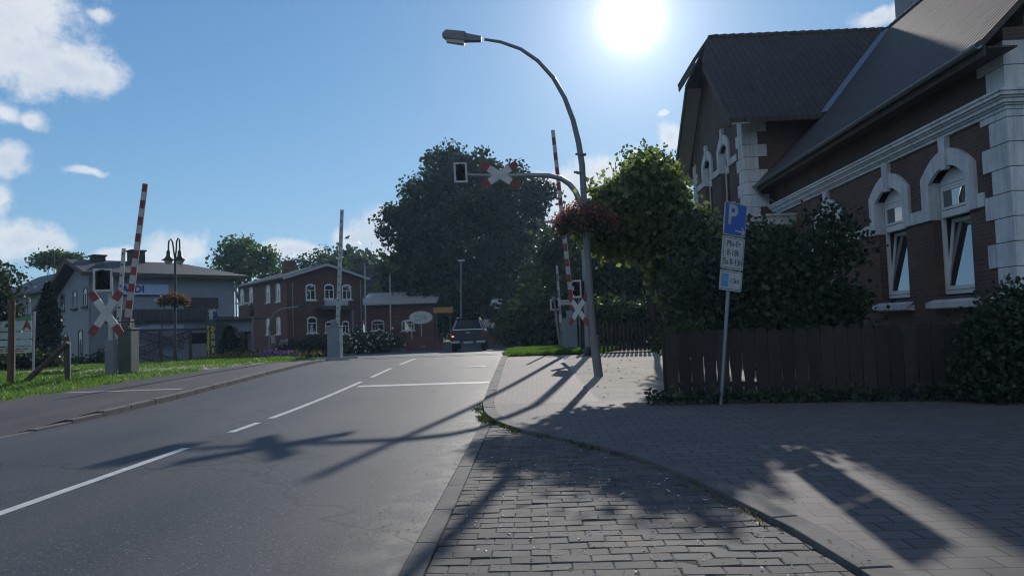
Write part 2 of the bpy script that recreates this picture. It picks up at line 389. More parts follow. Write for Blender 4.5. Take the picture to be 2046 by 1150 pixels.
# ---------------------------------------------------------------- foliage
def leaves_mesh(name, P, size, m, parent=None, up=.0, slim=.42, flat=.0, extra=None):
    n = len(P); size = np.broadcast_to(size, (n,)) * rng.uniform(.65, 1.35, n)
    t = rng.normal(size=(n, 3)); t[:, 2] = t[:, 2] * (1 - flat) + up; t /= np.linalg.norm(t, axis=1)[:, None]
    q = rng.normal(size=(n, 3)); b = np.cross(t, q); b /= np.linalg.norm(b, axis=1)[:, None]
    nn = np.cross(t, b); S = size[:, None]
    V = np.stack([P, P + (t * .45 + b * slim + nn * .12) * S, P + t * S, P + (t * .45 - b * slim + nn * .12) * S], 1).reshape(-1, 3)
    base = np.arange(n)[:, None] * 4
    I = np.concatenate([base + 0, base + 1, base + 2, base + 0, base + 2, base + 3], 1).reshape(-1)
    me = bpy.data.meshes.new(name)
    me.vertices.add(4 * n); me.vertices.foreach_set('co', V.astype(np.float32).ravel())
    me.loops.add(6 * n); me.loops.foreach_set('vertex_index', I.astype(np.int32))
    me.polygons.add(2 * n); me.polygons.foreach_set('loop_start', np.arange(2 * n, dtype=np.int32) * 3)
    me.polygons.foreach_set('loop_total', np.full(2 * n, 3, np.int32)) if False else None
    me.update(calc_edges=True); me.materials.append(m)
    o = bpy.data.objects.new(name, me); COL.objects.link(o)
    if parent is not None: o.parent = parent
    return o
def crown_points(ells, ncl, per, cr, inner=.45, squash=.8):
    w = np.array([(e[3] * e[4] * e[5]) ** .67 for e in ells]); w /= w.sum()
    pts = []
    k = rng.choice(len(ells), ncl, p=w)
    for i in k:
        e = ells[i]; d = rng.normal(size=3); d /= np.linalg.norm(d)
        r = rng.uniform(inner, 1.02) ** .6 if rng.uniform() > .2 else rng.uniform(.98, 1.10)
        c = np.array(e[:3]) + d * r * np.array(e[3:6])
        nl = int(per * rng.uniform(.5, 1.4)); s = cr * rng.uniform(.6, 1.3)
        g = rng.normal(size=(nl, 3)); g /= np.maximum(1, np.linalg.norm(g, axis=1)[:, None] / 1.9)
        pts.append(c + g * s * np.array([1, 1, squash]))
    return np.concatenate(pts)
def tree(name, label, base, ells, ncl, per, cr, leaf, m, trunk_r=.25, group=None, cat='tree', limbs=7, inner=.45, up=-.15, slim=.42, crown='crown', trunk='trunk'):
    base = Vector(base); t = thing(name, label, cat, base, 0, group)
    E = [(e[0] - base.x, e[1] - base.y, e[2] - base.z, *e[3:]) for e in ells]
    P = crown_points(E, ncl, per, cr, inner); P = P[P[:, 2] > .03]
    leaves_mesh(crown, P, leaf, m, t, up, slim)
    mb = MB()
    top = max(E, key=lambda e: e[2] + .5 * e[5]); tx, ty, tz = top[:3]
    nst = 7; sp = [Vector((tx * (i / nst) ** 1.3 + rnd.uniform(-.4, .4) * trunk_r, ty * (i / nst) ** 1.3 + rnd.uniform(-.4, .4) * trunk_r, (tz + .3 * top[5]) * i / nst)) for i in range(nst + 1)]
    sp[0] = Vector((0, 0, -.15))
    mb.tube(sp, [trunk_r * (1.35 if i == 0 else 1) * (1 - .85 * i / nst) for i in range(nst + 1)], 9)
    for j in range(limbs):
        e = E[j % len(E)]; a = sp[2 + j % 4]; tgt = Vector(e[:3]) + Vector((rnd.uniform(-.7, .7) * e[3], rnd.uniform(-.7, .7) * e[4], rnd.uniform(-.2, .7) * e[5]))
        mid = a.lerp(tgt, .5) + Vector((0, 0, rnd.uniform(-.05, .12) * (tgt - a).length))
        mb.tube([a, mid, tgt], [trunk_r * .45, trunk_r * .28, trunk_r * .07], 6)
    mb.build(trunk, M['bark'], t, smooth=True)
    return t
def E_(px, py, rx, ry, Y, dy=None):            # ellipsoid from its outline at depth Y
    c = at(px, py, Y); k = Y / F; return (c.x, c.y + (0), c.z, rx * k, dy or (rx * k), ry * k)

# ---------------------------------------------------------------- sky, sun
SUN_AZ, SUN_EL = R(8.0), R(21.5)
sd = Vector((math.sin(SUN_AZ) * math.cos(SUN_EL), math.cos(SUN_AZ) * math.cos(SUN_EL), math.sin(SUN_EL)))
W = bpy.data.worlds.new('World'); scene.world = W; W.use_nodes = True
nt = W.node_tree; nt.nodes.clear()
out = N(nt, 'ShaderNodeOutputWorld'); bg = N(nt, 'ShaderNodeBackground'); L(nt, bg.outputs[0], out.inputs[0])
sky = N(nt, 'ShaderNodeTexSky', sky_type='NISHITA'); sky.sun_disc = False
sky.sun_elevation = SUN_EL; sky.sun_rotation = SUN_AZ
sky.air_density = 1.0; sky.dust_density = .15; sky.ozone_density = 2.5; sky.altitude = 60
SKY_S = .125
tc = N(nt, 'ShaderNodeTexCoord'); dvec = tc.outputs['Generated']
def wm(op, *a):
    n = N(nt, 'ShaderNodeMath', operation=op)
    for k, q in enumerate(a):
        if isinstance(q, (int, float)): n.inputs[k].default_value = q
        else: L(nt, q, n.inputs[k])
    return n.outputs[0]
def wv(op, *a):
    n = N(nt, 'ShaderNodeVectorMath', operation=op)
    for k, q in enumerate(a):
        if isinstance(q, tuple): n.inputs[k].default_value = q
        elif isinstance(q, (int, float)): n.inputs[k].default_value = q
        else: L(nt, q, n.inputs[k])
    return n
sepd = N(nt, 'ShaderNodeSeparateXYZ'); L(nt, dvec, sepd.inputs[0])
az = wm('ARCTAN2', sepd.outputs[0], sepd.outputs[1]); el = wm('ARCSINE', sepd.outputs[2])
ae = N(nt, 'ShaderNodeCombineXYZ'); L(nt, az, ae.inputs[0]); L(nt, el, ae.inputs[1])
wn = N(nt, 'ShaderNodeTexNoise'); wn.inputs['Scale'].default_value = 9; wn.inputs['Detail'].default_value = 4; L(nt, dvec, wn.inputs['Vector'])
wof = wv('SCALE', wv('SUBTRACT', wn.outputs[1], (.5, .5, .5)).outputs[0]); wof.inputs[3].default_value = .05
aew = wv('ADD', ae.outputs[0], wof.outputs[0]).outputs[0]
# cumulus banks: (px, py, half width, half height) of each puff as seen from the street
puffs = [(40, 30, 120, 90), (70, 110, 110, 80), (130, 135, 70, 45), (192, 148, 56, 40), (-40, 70, 100, 100),
         (15, 215, 38, 28), (70, 232, 32, 22), (8, 320, 44, 40), (-25, 400, 45, 40), (0, 395, 24, 28),
         (30, 484, 82, 40), (100, 494, 55, 34), (-50, 480, 70, 45), (250, 512, 70, 22), (350, 494, 62, 42), (300, 515, 70, 24),
         (590, 508, 85, 22), (650, 515, 70, 20), (700, 474, 55, 34), (760, 470, 60, 55), (790, 500, 60, 45), (740, 520, 90, 32),
         (1150, 370, 80, 42), (1220, 350, 95, 52), (1270, 330, 60, 34), (1335, 270, 34, 28), (1300, 355, 90, 44), (1180, 420, 130, 70), (1090, 380, 60, 40),
         (1745, 48, 40, 18), (1808, 40, 40, 22), (180, 335, 40, 9), (185, 40, 30, 14), (1330, 228, 12, 7),
         # banks behind the camera and to the sides, seen only in reflections
         (-900, 200, 200, 60)]
# unseen cumulus added behind and above the camera to brighten walls facing it: (azimuth, elevation, half width, half height) in degrees
fill_clouds = [(180, 24, 34, 15), (140, 38, 26, 16), (-140, 30, 30, 17), (-105, 46, 24, 14), (105, 22, 22, 12), (-160, 56, 30, 14), (165, 62, 26, 13), (-75, 30, 14, 10)]
acc = None
for px, py, a, b_ in puffs:
    if px > -500:
        d = dirof(px, py); c = (math.atan2(d.x, d.y), math.asin(d.z), 0)
    else: c = (-1.2 + (px + 900) / 1545 * .8, .28 + (260 - py) / 1545, 0)
    v1 = wv('SUBTRACT', aew, c).outputs[0]
    v2 = wv('MULTIPLY', v1, (F / a, F / b_, 0)).outputs[0]
    val = wm('SUBTRACT', 1, wv('LENGTH', v2).outputs[1])
    acc = val if acc is None else wm('SMOOTH_MAX', acc, val, .25)
aeb = N(nt, 'ShaderNodeCombineXYZ'); L(nt, wm('SUBTRACT', wm('FLOORED_MODULO', az, 2 * math.pi), math.pi), aeb.inputs[0]); L(nt, el, aeb.inputs[1])
aebw = wv('ADD', aeb.outputs[0], wof.outputs[0]).outputs[0]
for a_, e_, w_, h_ in fill_clouds:
    c = (R((a_ % 360) - 180), R(e_), 0)
    val = wm('SUBTRACT', 1, wv('LENGTH', wv('MULTIPLY', wv('SUBTRACT', aebw, c).outputs[0], (1 / R(w_), 1 / R(h_), 0)).outputs[0]).outputs[1])
    acc = wm('SMOOTH_MAX', acc, val, .25)
fb = N(nt, 'ShaderNodeTexNoise'); fb.inputs['Scale'].default_value = 26; fb.inputs['Detail'].default_value = 10; fb.inputs['Roughness'].default_value = .68
L(nt, dvec, fb.inputs['Vector'])
dens = wm('ADD', acc, wm('MULTIPLY', wm('SUBTRACT', fb.outputs[0], .5), 1.9))
mr = N(nt, 'ShaderNodeMapRange', interpolation_type='SMOOTHSTEP'); L(nt, dens, mr.inputs[0]); mr.inputs[1].default_value = -.06; mr.inputs[2].default_value = .78
mr.inputs[4].default_value = .93
fb2 = N(nt, 'ShaderNodeTexNoise'); fb2.inputs['Scale'].default_value = 14; fb2.inputs['Detail'].default_value = 6; L(nt, wv('ADD', dvec, (3.1, 1.7, .4)).outputs[0], fb2.inputs['Vector'])
thick = wm('ADD', wm('MULTIPLY', dens, .5), wm('MULTIPLY', fb2.outputs[0], .8))
ccol = ramp(nt, thick, [(.35, (.88, .89, .91)), (.65, (.80, .83, .88)), (1.0, (.60, .67, .78))])
# sky colour, slightly deepened, then clouds, then the bright aureole round the sun
skys = wv('SCALE', mixc(nt, 1, sky.outputs[0], (.60, .96, 1.32), 'MULTIPLY')); skys.inputs[3].default_value = SKY_S
skyc = wv('DIVIDE', skys.outputs[0], wv('MULTIPLY_ADD', skys.outputs[0], (.75, .75, .62), (1, 1, 1)).outputs[0])
cl = mixc(nt, mr.outputs[0], skyc.outputs[0], ccol)
ang = wm('ARCCOSINE', wm('MINIMUM', wv('DOT_PRODUCT', dvec, tuple(sd)).outputs[1], .999999))
g1 = wm('MULTIPLY', wm('EXPONENT', wm('MULTIPLY', wm('POWER', wm('DIVIDE', ang, R(1.25)), 2), -1)), 4)
g2 = wm('MULTIPLY', wm('EXPONENT', wm('DIVIDE', ang, -R(3.2))), 1.1)
gl = wv('SCALE', (1, .97, .92)); L(nt, wm('ADD', g1, g2), gl.inputs[3])
front = N(nt, 'ShaderNodeMapRange'); L(nt, sepd.outputs[1], front.inputs[0]); front.inputs[1].default_value = .25; front.inputs[2].default_value = -.35; front.inputs[3].default_value = 1.0; front.inputs[4].default_value = 0.85
cl2 = wv('SCALE', cl); L(nt, wm('ADD', 1, wm('MULTIPLY', wm('SUBTRACT', front.outputs[0], 1), mr.outputs[0])), cl2.inputs[3])   # added clouds behind the camera dimmed to set their fill light
fin = mixc(nt, 1, cl2.outputs[0], gl.outputs[0], 'ADD')
L(nt, fin, bg.inputs[0]); bg.inputs[1].default_value = 1.0
sl = bpy.data.lights.new('sun', 'SUN'); sl.energy = 4.2; sl.angle = R(.55); sl.color = (1, .94, .86)
so = bpy.data.objects.new('sun', sl); COL.objects.link(so); so.location = (20, 60, 40)
so.rotation_euler = (-sd).to_track_quat('-Z', 'Y').to_euler()
vs = scene.view_settings; vs.view_transform = 'Standard'; vs.look = 'None'; vs.gamma = 1; vs.exposure = 0
scene.cycles.max_bounces = 7; scene.cycles.transparent_max_bounces = 6
scene.cycles.diffuse_bounces = 3; scene.cycles.glossy_bounces = 3; scene.cycles.sample_clamp_indirect = 6
scene.cycles.use_denoising = True

# ---------------------------------------------------------------- ground sheets
def sheet(name, xl, xr, ys, nx, zf, m, thick=0):
    mb = MB(); ys = list(ys); V = []
    for y in ys:
        a, b_ = xl(y), xr(y)
        for i in range(nx + 1):
            x = a + (b_ - a) * i / nx; V.append((x, y, zf(x, y)))
    fs = [(j * (nx + 1) + i, j * (nx + 1) + i + 1, (j + 1) * (nx + 1) + i + 1, (j + 1) * (nx + 1) + i) for j in range(len(ys) - 1) for i in range(nx)]
    mb.add(V, fs); o = mb.build(name, m, smooth=True); return struct(o)
def lin(a, b_, s):
    n = max(1, round((b_ - a) / s)); return [a + (b_ - a) * i / n for i in range(n + 1)]
def interp(tab):
    def f(y):
        if y <= tab[0][0]: return tab[0][1]
        for (y0, x0), (y1, x1) in zip(tab, tab[1:]):
            if y <= y1: return x0 + (x1 - x0) * (y - y0) / (y1 - y0)
        return tab[-1][1]
    return f
xs = sorted(set([-700, -400, -250, -150, -100, -70] + lin(-50, 30, 2) + [45, 70, 100, 150, 250, 400, 700]))
ysg = sorted(set([-300, -120, -60, -30] + lin(-12, 70, 2) + [80, 95, 115, 140, 180, 240, 330, 500, 800, 1600]))
mb = MB(); mb.add([(x, y, G(x, y) - .05) for y in ysg for x in xs], [(j * len(xs) + i, j * len(xs) + i + 1, (j + 1) * len(xs) + i + 1, (j + 1) * len(xs) + i) for j in range(len(ysg) - 1) for i in range(len(xs) - 1)])
struct(mb.build('ground', M['soil'], smooth=True))

LK = -8.2                                                   # left kerb line
kerb_tab = [(-8, 1.85), (2.2, 1.85), (4.43, 1.76), (5.3, 1.68), (6.13, 1.53), (7.1, 1.36), (8.05, 1.10), (8.8, .80), (9.54, .43), (10.1, .10), (10.55, -.18), (11.1, -.42), (11.7, -.62), (12.4, -.78), (13.1, -.90), (14.5, -1.02), (19, -1.12), (26, -1.2), (33.5, -1.26)]
xk = interp(kerb_tab)
road_r = interp([(-8, -.86), (11.9, -.86), (13.0, -.92), (14.5, -1.02), (19, -1.12), (26, -1.2), (33.5, -1.26), (36, -.9), (40, 1.5), (45, 8), (48, 30), (64, 30)])
road_l = interp([(-8, LK), (30, LK), (34, -11), (38, -22), (64, -22)])
sheet('road', road_l, road_r, lin(-8, 33.5, .5), 10, lambda x, y: zr(y), M['asphalt'])
sheet('junction_road', road_l, road_r, lin(33.5, 64, .5), 20, lambda x, y: G(x, y), M['asphalt_far'])
# gutter stones and parking bay
mb = MB()
for i in range(21):
    y0 = -8 + i * .95; y1 = min(y0 + .938, 11.9)
    if y0 < 11.8: mb.box(-.853, -.705 + rnd.uniform(-.004, .004), y0, y1, -.1, .010 + rnd.uniform(-.003, .004))
struct(mb.build('gutter', M['kerb'], bevel=.006))
sheet('parking_bay', lambda y: -.70, lambda y: max(xk(y), -.69), lin(-8, 12.1, .25), 8, lambda x, y: -.005, M['bay_base'])
mb = MB(); row = 0; y = -1.0
while y < 12.2:                                             # individual bevelled pavers laid across the bay
    x = -.70 + (.125 if row % 2 else .0) - .25 * (row % 2)
    while x < min(2.0, xk(y) + .04):
        x0, x1 = max(x, -.70) + rnd.uniform(.0008, .003), x + .25 - rnd.uniform(.0008, .003)
        if x1 - x0 > .05 and x0 < xk(y + .07) - .01:
            x1 = min(x1, xk(y + .07) + .03)
            y0, y1 = y + rnd.uniform(.002, .006), y + .145 - rnd.uniform(.002, .006); z = .002 + rnd.uniform(-.005, .004); tx, ty = rnd.uniform(-.003, .003), rnd.uniform(-.003, .003); e = .007
            w_ = [rnd.uniform(-.006, .006) for _ in range(4)]; xm = (x0 + x1) / 2
            out_ = [(x0, y0), (xm, y0 + w_[0]), (x1, y0), (x1, y1), (xm, y1 + w_[1]), (x0, y1)]
            inn_ = [(x0 + e, y0 + e), (xm, y0 + e + w_[0]), (x1 - e, y0 + e), (x1 - e, y1 - e), (xm, y1 - e + w_[1]), (x0 + e, y1 - e)]
            zt = [z + tx, z, z - tx, z - tx + ty, z + ty, z + tx + ty]
            V = [(a, b_, -.03) for a, b_ in out_] + [(a, b_, q - .005) for (a, b_), q in zip(out_, zt)] + [(a, b_, q) for (a, b_), q in zip(inn_, zt)]
            mb.add(V, [(i + k * 6, (i + 1) % 6 + k * 6, (i + 1) % 6 + k * 6 + 6, i + k * 6 + 6) for k in (0, 1) for i in range(6)] + [(12, 13, 14, 15, 16, 17)])
        x += .25
    y += .145; row += 1
struct(mb.build('parking_bay', M['bay']))
# kerb along the bay and the road on the right
KH = .048
def kerb(name, pts, wid, top, zf, seg=1.0, drop=None):
    mb = MB(); pts = [Vector((x, y, 0)) for x, y in pts]
    acc, path = 0, [pts[0]]
    for a, b_ in zip(pts, pts[1:]):
        n = max(1, int((b_ - a).length / .25))
        for i in range(1, n + 1): path.append(a.lerp(b_, i / n))
    step = int(seg / .25); i = 0
    while i < len(path) - 1:
        s = path[i:i + step + 1]
        if len(s) < 2: break
        I, O = [], []
        for k, p in enumerate(s):
            j = i + k; d = (path[min(j + 1, len(path) - 1)] - path[max(j - 1, 0)]).normalized(); nn = Vector((d.y, -d.x, 0))
            e = .006 * d * (1 if k == 0 else -1 if k == len(s) - 1 else 0); h = top(p.y) if callable(top) else top
            z = zf(p.x, p.y) - .12; I.append(p + e + Vector((0, 0, z))); O.append(p + e + nn * wid + Vector((0, 0, z)))
        hh = .12 + h + rnd.uniform(-.004, .004)
        mb.strip(I, O, (0, 0, hh)); i += step
    return struct(mb.build(name, M['kerb'], bevel=.012))
kerb('kerb', [(x, y) for y, x in kerb_tab], .2, KH, lambda x, y: zr(y))
lk_top = lambda y: .012 + .10 * sm(11.5, 15, y) - .07 * sm(27, 31, y)
kerb('kerb', [(LK, 31.5), (LK, 20), (LK, 10), (LK, -8)], .15, lk_top, lambda x, y: zr(y))
# right-hand pavements
inner = lambda y: xk(y) + .2 + .004
path_r = interp([(14.2, 1.15), (16, 1.1), (20, 1.0), (24, .92), (28.2, .85)])
zp = lambda x, y: zr(y) + KH - .012
sheet('pavement', inner, lambda y: 26, lin(-8, 14.2, .25), 16, zp, M['pave'])
sheet('brick_path', inner, path_r, lin(14.2, 28.2, .5), 6, zp, M['path'])
sheet('gravel_lot', path_r, lambda y: 26, lin(14.2, 28.2, .5), 14, lambda x, y: zp(x, y) - .006, M['lot'])
# left pavement
lw_l = interp([(-8, -12.6), (12, -12.6), (17.5, -12.1), (21, -11.7), (24, -11.2), (28, -10.2), (31.2, -8.9)])
zl = lambda x, y: zr(y) + max(.006, lk_top(y) - .012)
sheet('left_pavement', lw_l, lambda y: LK - .155, lin(-8, 31.2, .4), 6, zl, M['old_asphalt'])
# lawns
lawn_z = lambda x, y: G(x, y) + .06
sheet('lawn', lambda y: -60, lw_l, lin(-8, 31.2, .8), 30, lawn_z, M['turf'])
sheet('lawn', lambda y: -34, interp([(31.2, -9.0), (34, -11.2), (36, -13.5)]), lin(31.2, 36, .8), 20, lawn_z, M['turf'])
vr = interp([(28.2, 2.2), (30, 3.2), (36, 4.5), (40, 6.5)])
vl = interp([(28.2, -1.0), (33.5, -1.05), (36, -.7), (40, 1.7)])
sheet('verge', vl, vr, lin(28.2, 40, .6), 10, lambda x, y: zr(y) + .07, M['turf'])
sheet('garden_soil', vr, lambda y: 26, lin(28.2, 40, .6), 10, lambda x, y: zr(y) + .05, M['soil'])
sheet('sandy_track', interp([(25.4, -13.4), (28.6, -22)]), interp([(25.4, -10.8), (28.6, -9.9)]), lin(25.4, 28.6, .4), 10, lambda x, y: G(x, y) + .085, M['lot'])
# painted markings
def mark(name, quads):
    mb = MB()
    for (x0, x1, y0, y1) in quads:
        ys = lin(y0, y1, .5); o = len(mb.v)
        V = []; 
        for y in ys: V += [(x0, y, zr(y) + .004), (x1, y, zr(y) + .004)]
        mb.add(V, [(2 * i, 2 * i + 1, 2 * i + 3, 2 * i + 2) for i in range(len(ys) - 1)])
    return struct(mb.build(name, M['paint']))
CX = -4.62
mark('centre_line', [(CX - .06, CX + .06, -8, -4.2), (CX - .06, CX + .06, 1.2, 10.1), (CX - .06, CX + .06, 11.6, 12.75), (CX - .06, CX + .06, 13.35, 20.35), (CX - .05, CX + .07, 21.6, 24.6), (CX - .05, CX + .07, 26.2, 29.6)])
mark('stop_line', [(CX + .2, -1.16, 18.95, 19.33)])
sheet('pavement_strip', lambda y: -11.6, lambda y: -8.7, lin(18.75, 18.98, .23), 6, lambda x, y: zl(x, y) + .004, M['lot'])
# manhole cover
mb = MB(); mb.lathe([(.02, .0), (.30, .003), (.31, .0)], (-1.95, 24.3, zr(24.3) + .003), 24); mb.lathe([(.33, 0), (.40, .004), (.41, 0)], (-1.95, 24.3, zr(24.3) + .002), 24)
tag(mb.build('manhole_cover', M['steel']), 'round iron manhole cover set in the right lane beyond the stop line', 'manhole')
# rails of the level crossing, flush with the road, running across it
mb = MB()
for dy in (0, 1.5):
    mb = MB(); a = Vector((-40, 27.5 + dy, 0)); b_ = Vector((30, 33.6 + dy, 0)); n = 60
    for i in range(n):
        p, q = a.lerp(b_, i / n), a.lerp(b_, (i + 1) / n); off = .075 if (p.x < LK or p.x > -1.2) else .006
        mb.beam((p.x, p.y, zr(p.y) + off - .03), (q.x, q.y, zr(q.y) + off - .03), .07, .07)
    struct(mb.build('railway_track', M['steel']))

# ---------------------------------------------------------------- grass, weeds, litter (uncountable)
def blades(name, xl, xr, y0, y1, n, h, zf, m, clump=1.0, mask=None):
    ys = rng.uniform(y0, y1, n * 2); L_ = np.array([xl(y) for y in ys]); R_ = np.array([xr(y) for y in ys]); xs_ = L_ + (R_ - L_) * rng.uniform(0, 1, n * 2)
    nz = np.sin(xs_ * 2.1 + np.sin(ys * 1.3) * 2) + np.sin(ys * 3.1 + xs_ * .7)
    keep = rng.uniform(-2.6, 2, n * 2) < nz * clump + .4; xs_, ys = xs_[keep][:n], ys[keep][:n]; n = len(xs_)
    z = np.array([zf(x, y) for x, y in zip(xs_, ys)])
    hh = h * rng.uniform(.4, 1.5, n); a = rng.uniform(0, 2 * math.pi, n); w = hh * .10 + .003
    lean = rng.normal(0, .45, (n, 2)) * hh[:, None]
    P = np.stack([xs_, ys, z - .01], 1); dx = np.stack([np.cos(a) * w, np.sin(a) * w, 0 * a], 1)
    mid = P + np.concatenate([lean * .3, (hh * .6)[:, None]], 1); tip = P + np.concatenate([lean, hh[:, None]], 1)
    V = np.stack([P - dx, P + dx, mid + dx * .7, tip, mid - dx * .7], 1).reshape(-1, 3); base = np.arange(n)[:, None] * 5
    I = np.concatenate([base + i for i in (0, 1, 2, 0, 2, 4, 4, 2, 3)], 1).reshape(-1)
    me = bpy.data.meshes.new(name); me.vertices.add(5 * n); me.vertices.foreach_set('co', V.astype(np.float32).ravel())
    me.loops.add(9 * n); me.loops.foreach_set('vertex_index', I.astype(np.int32)); me.polygons.add(3 * n)
    me.polygons.foreach_set('loop_start', np.arange(3 * n, dtype=np.int32) * 3); me.update(calc_edges=True); me.materials.append(m)
    o = bpy.data.objects.new(name, me); COL.objects.link(o); return struct(o, 'stuff')
wob = lambda f, s: (lambda y: f(y) + s * (.16 * math.sin(y * 5.1) + .1 * math.sin(y * 11.3 + 1)))
tag(blades('grass', lambda y: -24, wob(lw_l, 1), 11, 31.2, 60000, .085, lawn_z, M['l_grass']), 'short sunlit grass beside the left pavement', 'grass')
tag(blades('grass', lambda y: -26, wob(interp([(31.2, -9.0), (34, -11.2), (36, -13.5)]), 1), 31, 36, 22000, .10, lawn_z, M['l_grass']), 'grass bank in front of the pale building and the red brick house', 'grass')
tag(blades('grass', wob(vl, 1), vr, 28.2, 40, 34000, .12, lambda x, y: zr(y) + .07, M['l_grass']), 'bright grass verge on the right beside the crossing', 'grass')
P = []
for y in np.arange(8.6, 14.5, .012):
    dens = .25 + .75 * max(0, math.sin(y * 4.2 + 1)) ** 2
    if 11.6 < y < 12.6: dens = 1.2
    if rnd.random() < dens * (.75 if y > 10.6 else .25): P.append((xk(y) - rnd.uniform(.0, .06 + .10 * dens), y, .0))
P = np.array(P); P = np.repeat(P, 5, 0) + rng.normal(0, .02, (len(P) * 5, 3)) * np.array([1, 1, .3])
o = leaves_mesh('weeds', np.abs(P * [0, 0, 1]) + P * [1, 1, 0], .055, M['l_hedge'], None, .9, .12); tag(struct(o, 'stuff'), 'weeds and moss growing along the foot of the right kerb', 'weeds')
P = []
for y in np.arange(-2, 8.4, .02):
    if rnd.random() < .35 + .5 * math.sin(y * 2.3): P.append((xk(y) - rnd.uniform(0, .10), y, .004))
P = np.array(P); P = np.repeat(P, 3, 0) + rng.normal(0, .015, (len(P) * 3, 3)) * [1, 1, .2]
o = leaves_mesh('weeds', np.abs(P * [0, 0, 1]) + P * [1, 1, 0], .035, M['l_dry'], None, .6, .12); tag(struct(o, 'stuff'), 'dry weeds in the joint between parking bay and kerb', 'weeds')
def crumbs(name, n, xr, yr, s, m, zf):
    x = rng.uniform(*xr, n * 3); y = yr[0] + (yr[1] - yr[0]) * rng.uniform(0, 1, n * 3) ** 1.2
    nz_ = np.sin(x * 3.1 + np.sin(y * 1.7) * 2) + np.sin(y * 2.6 + x * 1.9) + np.sin(x * 7.3 - y * 5.1); kp = rng.uniform(-2.2, 2.6, n * 3) < nz_; x, y = x[kp][:n], y[kp][:n]
    z = np.array([zf(a, b_) for a, b_ in zip(x, y)]); mb = MB()
    for a, b_, c in zip(x, y, z):
        q = s * (.3 + 1.5 * rnd.random() ** 3); t = rnd.uniform(0, 6.28); dx, dy = math.cos(t) * q, math.sin(t) * q
        mb.add([(a - dx, b_ - dy, c), (a + dy * .6, b_ - dx * .6, c + q * .3), (a + dx, b_ + dy, c + .002), (a - dy * .6, b_ + dx * .6, c + q * .4)], [(0, 1, 2, 3)])
    return struct(mb.build(name, m), 'stuff')
bz = lambda x, y: .008 if x < xk(y) else (zr(y) + KH + .002)
tag(crumbs('petal_litter', 800, (-.6, 1.9), (3.5, 12), .011, M['petal'], lambda x, y: .008 if x < xk(y) - .05 else -.05), 'tiny pale petals scattered over the parking bay pavers', 'litter')
tag(crumbs('dirt_crumbs', 900, (-.6, 2.0), (3.5, 9), .008, M['dirt'], bz), 'dark crumbs of soil scattered over the parking bay pavers', 'litter')
mb = MB()
for _ in range(34):
    x, y = rnd.uniform(.2, 1.5), rnd.uniform(4.2, 7.5); a_, l_ = rnd.uniform(0, 3.14), rnd.uniform(.02, .06)
    if x < xk(y) - .1: mb.tube([(x, y, .012), (x + math.cos(a_) * l_, y + math.sin(a_) * l_, .016)], .0022, 5)
tag(struct(mb.build('straw_litter', M['petal']), 'stuff'), 'pale broken straws lying on the parking bay pavers', 'litter')
tag(crumbs('grit', 1200, (-1.35, -.88), (4, 13), .007, M['lot'], lambda x, y: .004), 'sandy grit lying along the road edge by the gutter', 'litter')
tag(crumbs('leaf_litter', 260, (1.2, 4.4), (14.3, 27), .03, M['dirt'], lambda x, y: zp(x, y)), 'brown fallen leaves scattered over the gravel lot', 'litter')
# ================================================================ the brick house on the right
house = thing('brick_house', 'dark red brick house with white quoins and arched window surrounds behind the parking sign', 'house', (8.3, 20, .1))
XW = 8.3
def HB(name, mb, m, parent=None, **k): return mb.build(name, m, parent or house, world=True, **k)
class Dummy: pass
def wall_with_holes(mb, axis_x, y0, y1, z0, z1, holes, th):
    """front at x=axis_x, thickness th to +x; holes (yc, half, za, zb)"""
    hs = sorted(holes); y = y0
    for yc, hw, za, zb in hs:
        mb.box(axis_x, axis_x + th, y, yc - hw, z0, z1)
        mb.box(axis_x, axis_x + th, yc - hw, yc + hw, z0, za); mb.box(axis_x, axis_x + th, yc - hw, yc + hw, zb, z1); y = yc + hw
    mb.box(axis_x, axis_x + th, y, y1, z0, z1)
WINS = [(15.45, 0), (17.98, 0), (21.66, 0)]
HW = .68
mb = MB()
wall_with_holes(mb, XW, 13.45, 26.6, -.1, 6.35, [(yc, HW, 1.76, 4.34) for yc, _ in WINS], .36)
mb.box(XW + .36, 20, 13.45, 13.81, -.1, 5.9)                       # near end wall
mb.prism([(XW + .36, 13.45, 5.9), (20, 13.45, 5.9), (20, 13.45, 6.6), (14.3, 13.45, 12.3), (XW + .36, 13.45, 6.5)], (0, .36, 0))
GX, GY0, GY1 = 7.3, 26.3, 34.3
GW = [(28.85, 0), (31.55, 0)]
mg = MB()
wall_with_holes(mg, GX, GY0, GY1, -.1, 8.62, [(yc, .6, 5.42, 8.0) for yc, _ in GW], .36)
ztop = lambda y: 8.0 + .9 * (y - 25.2) - .12 if y < 30.3 else 8.0 + .9 * (35.4 - y) - .12
mg.prism([(GX, GY0, 8.62), (GX, GY1, 8.62), (GX, GY1 - .1, ztop(GY1)), (GX, 31.7, ztop(31.7)), (GX, 28.9, ztop(28.9)), (GX, GY0 + .1, ztop(GY0))], (.36, 0, 0))
mg.box(GX + .36, 18, GY0, GY0 + .36, -.1, 8.75); mg.box(GX + .36, 18, GY1 - .36, GY1, -.1, 8.75)
HB('wall', mb, M['brick']); HB('wall', mg, M['brick'])
HB('plinth', MB().box(XW - .07, XW, 13.38, 26.2, -.1, .75), M['stone'])
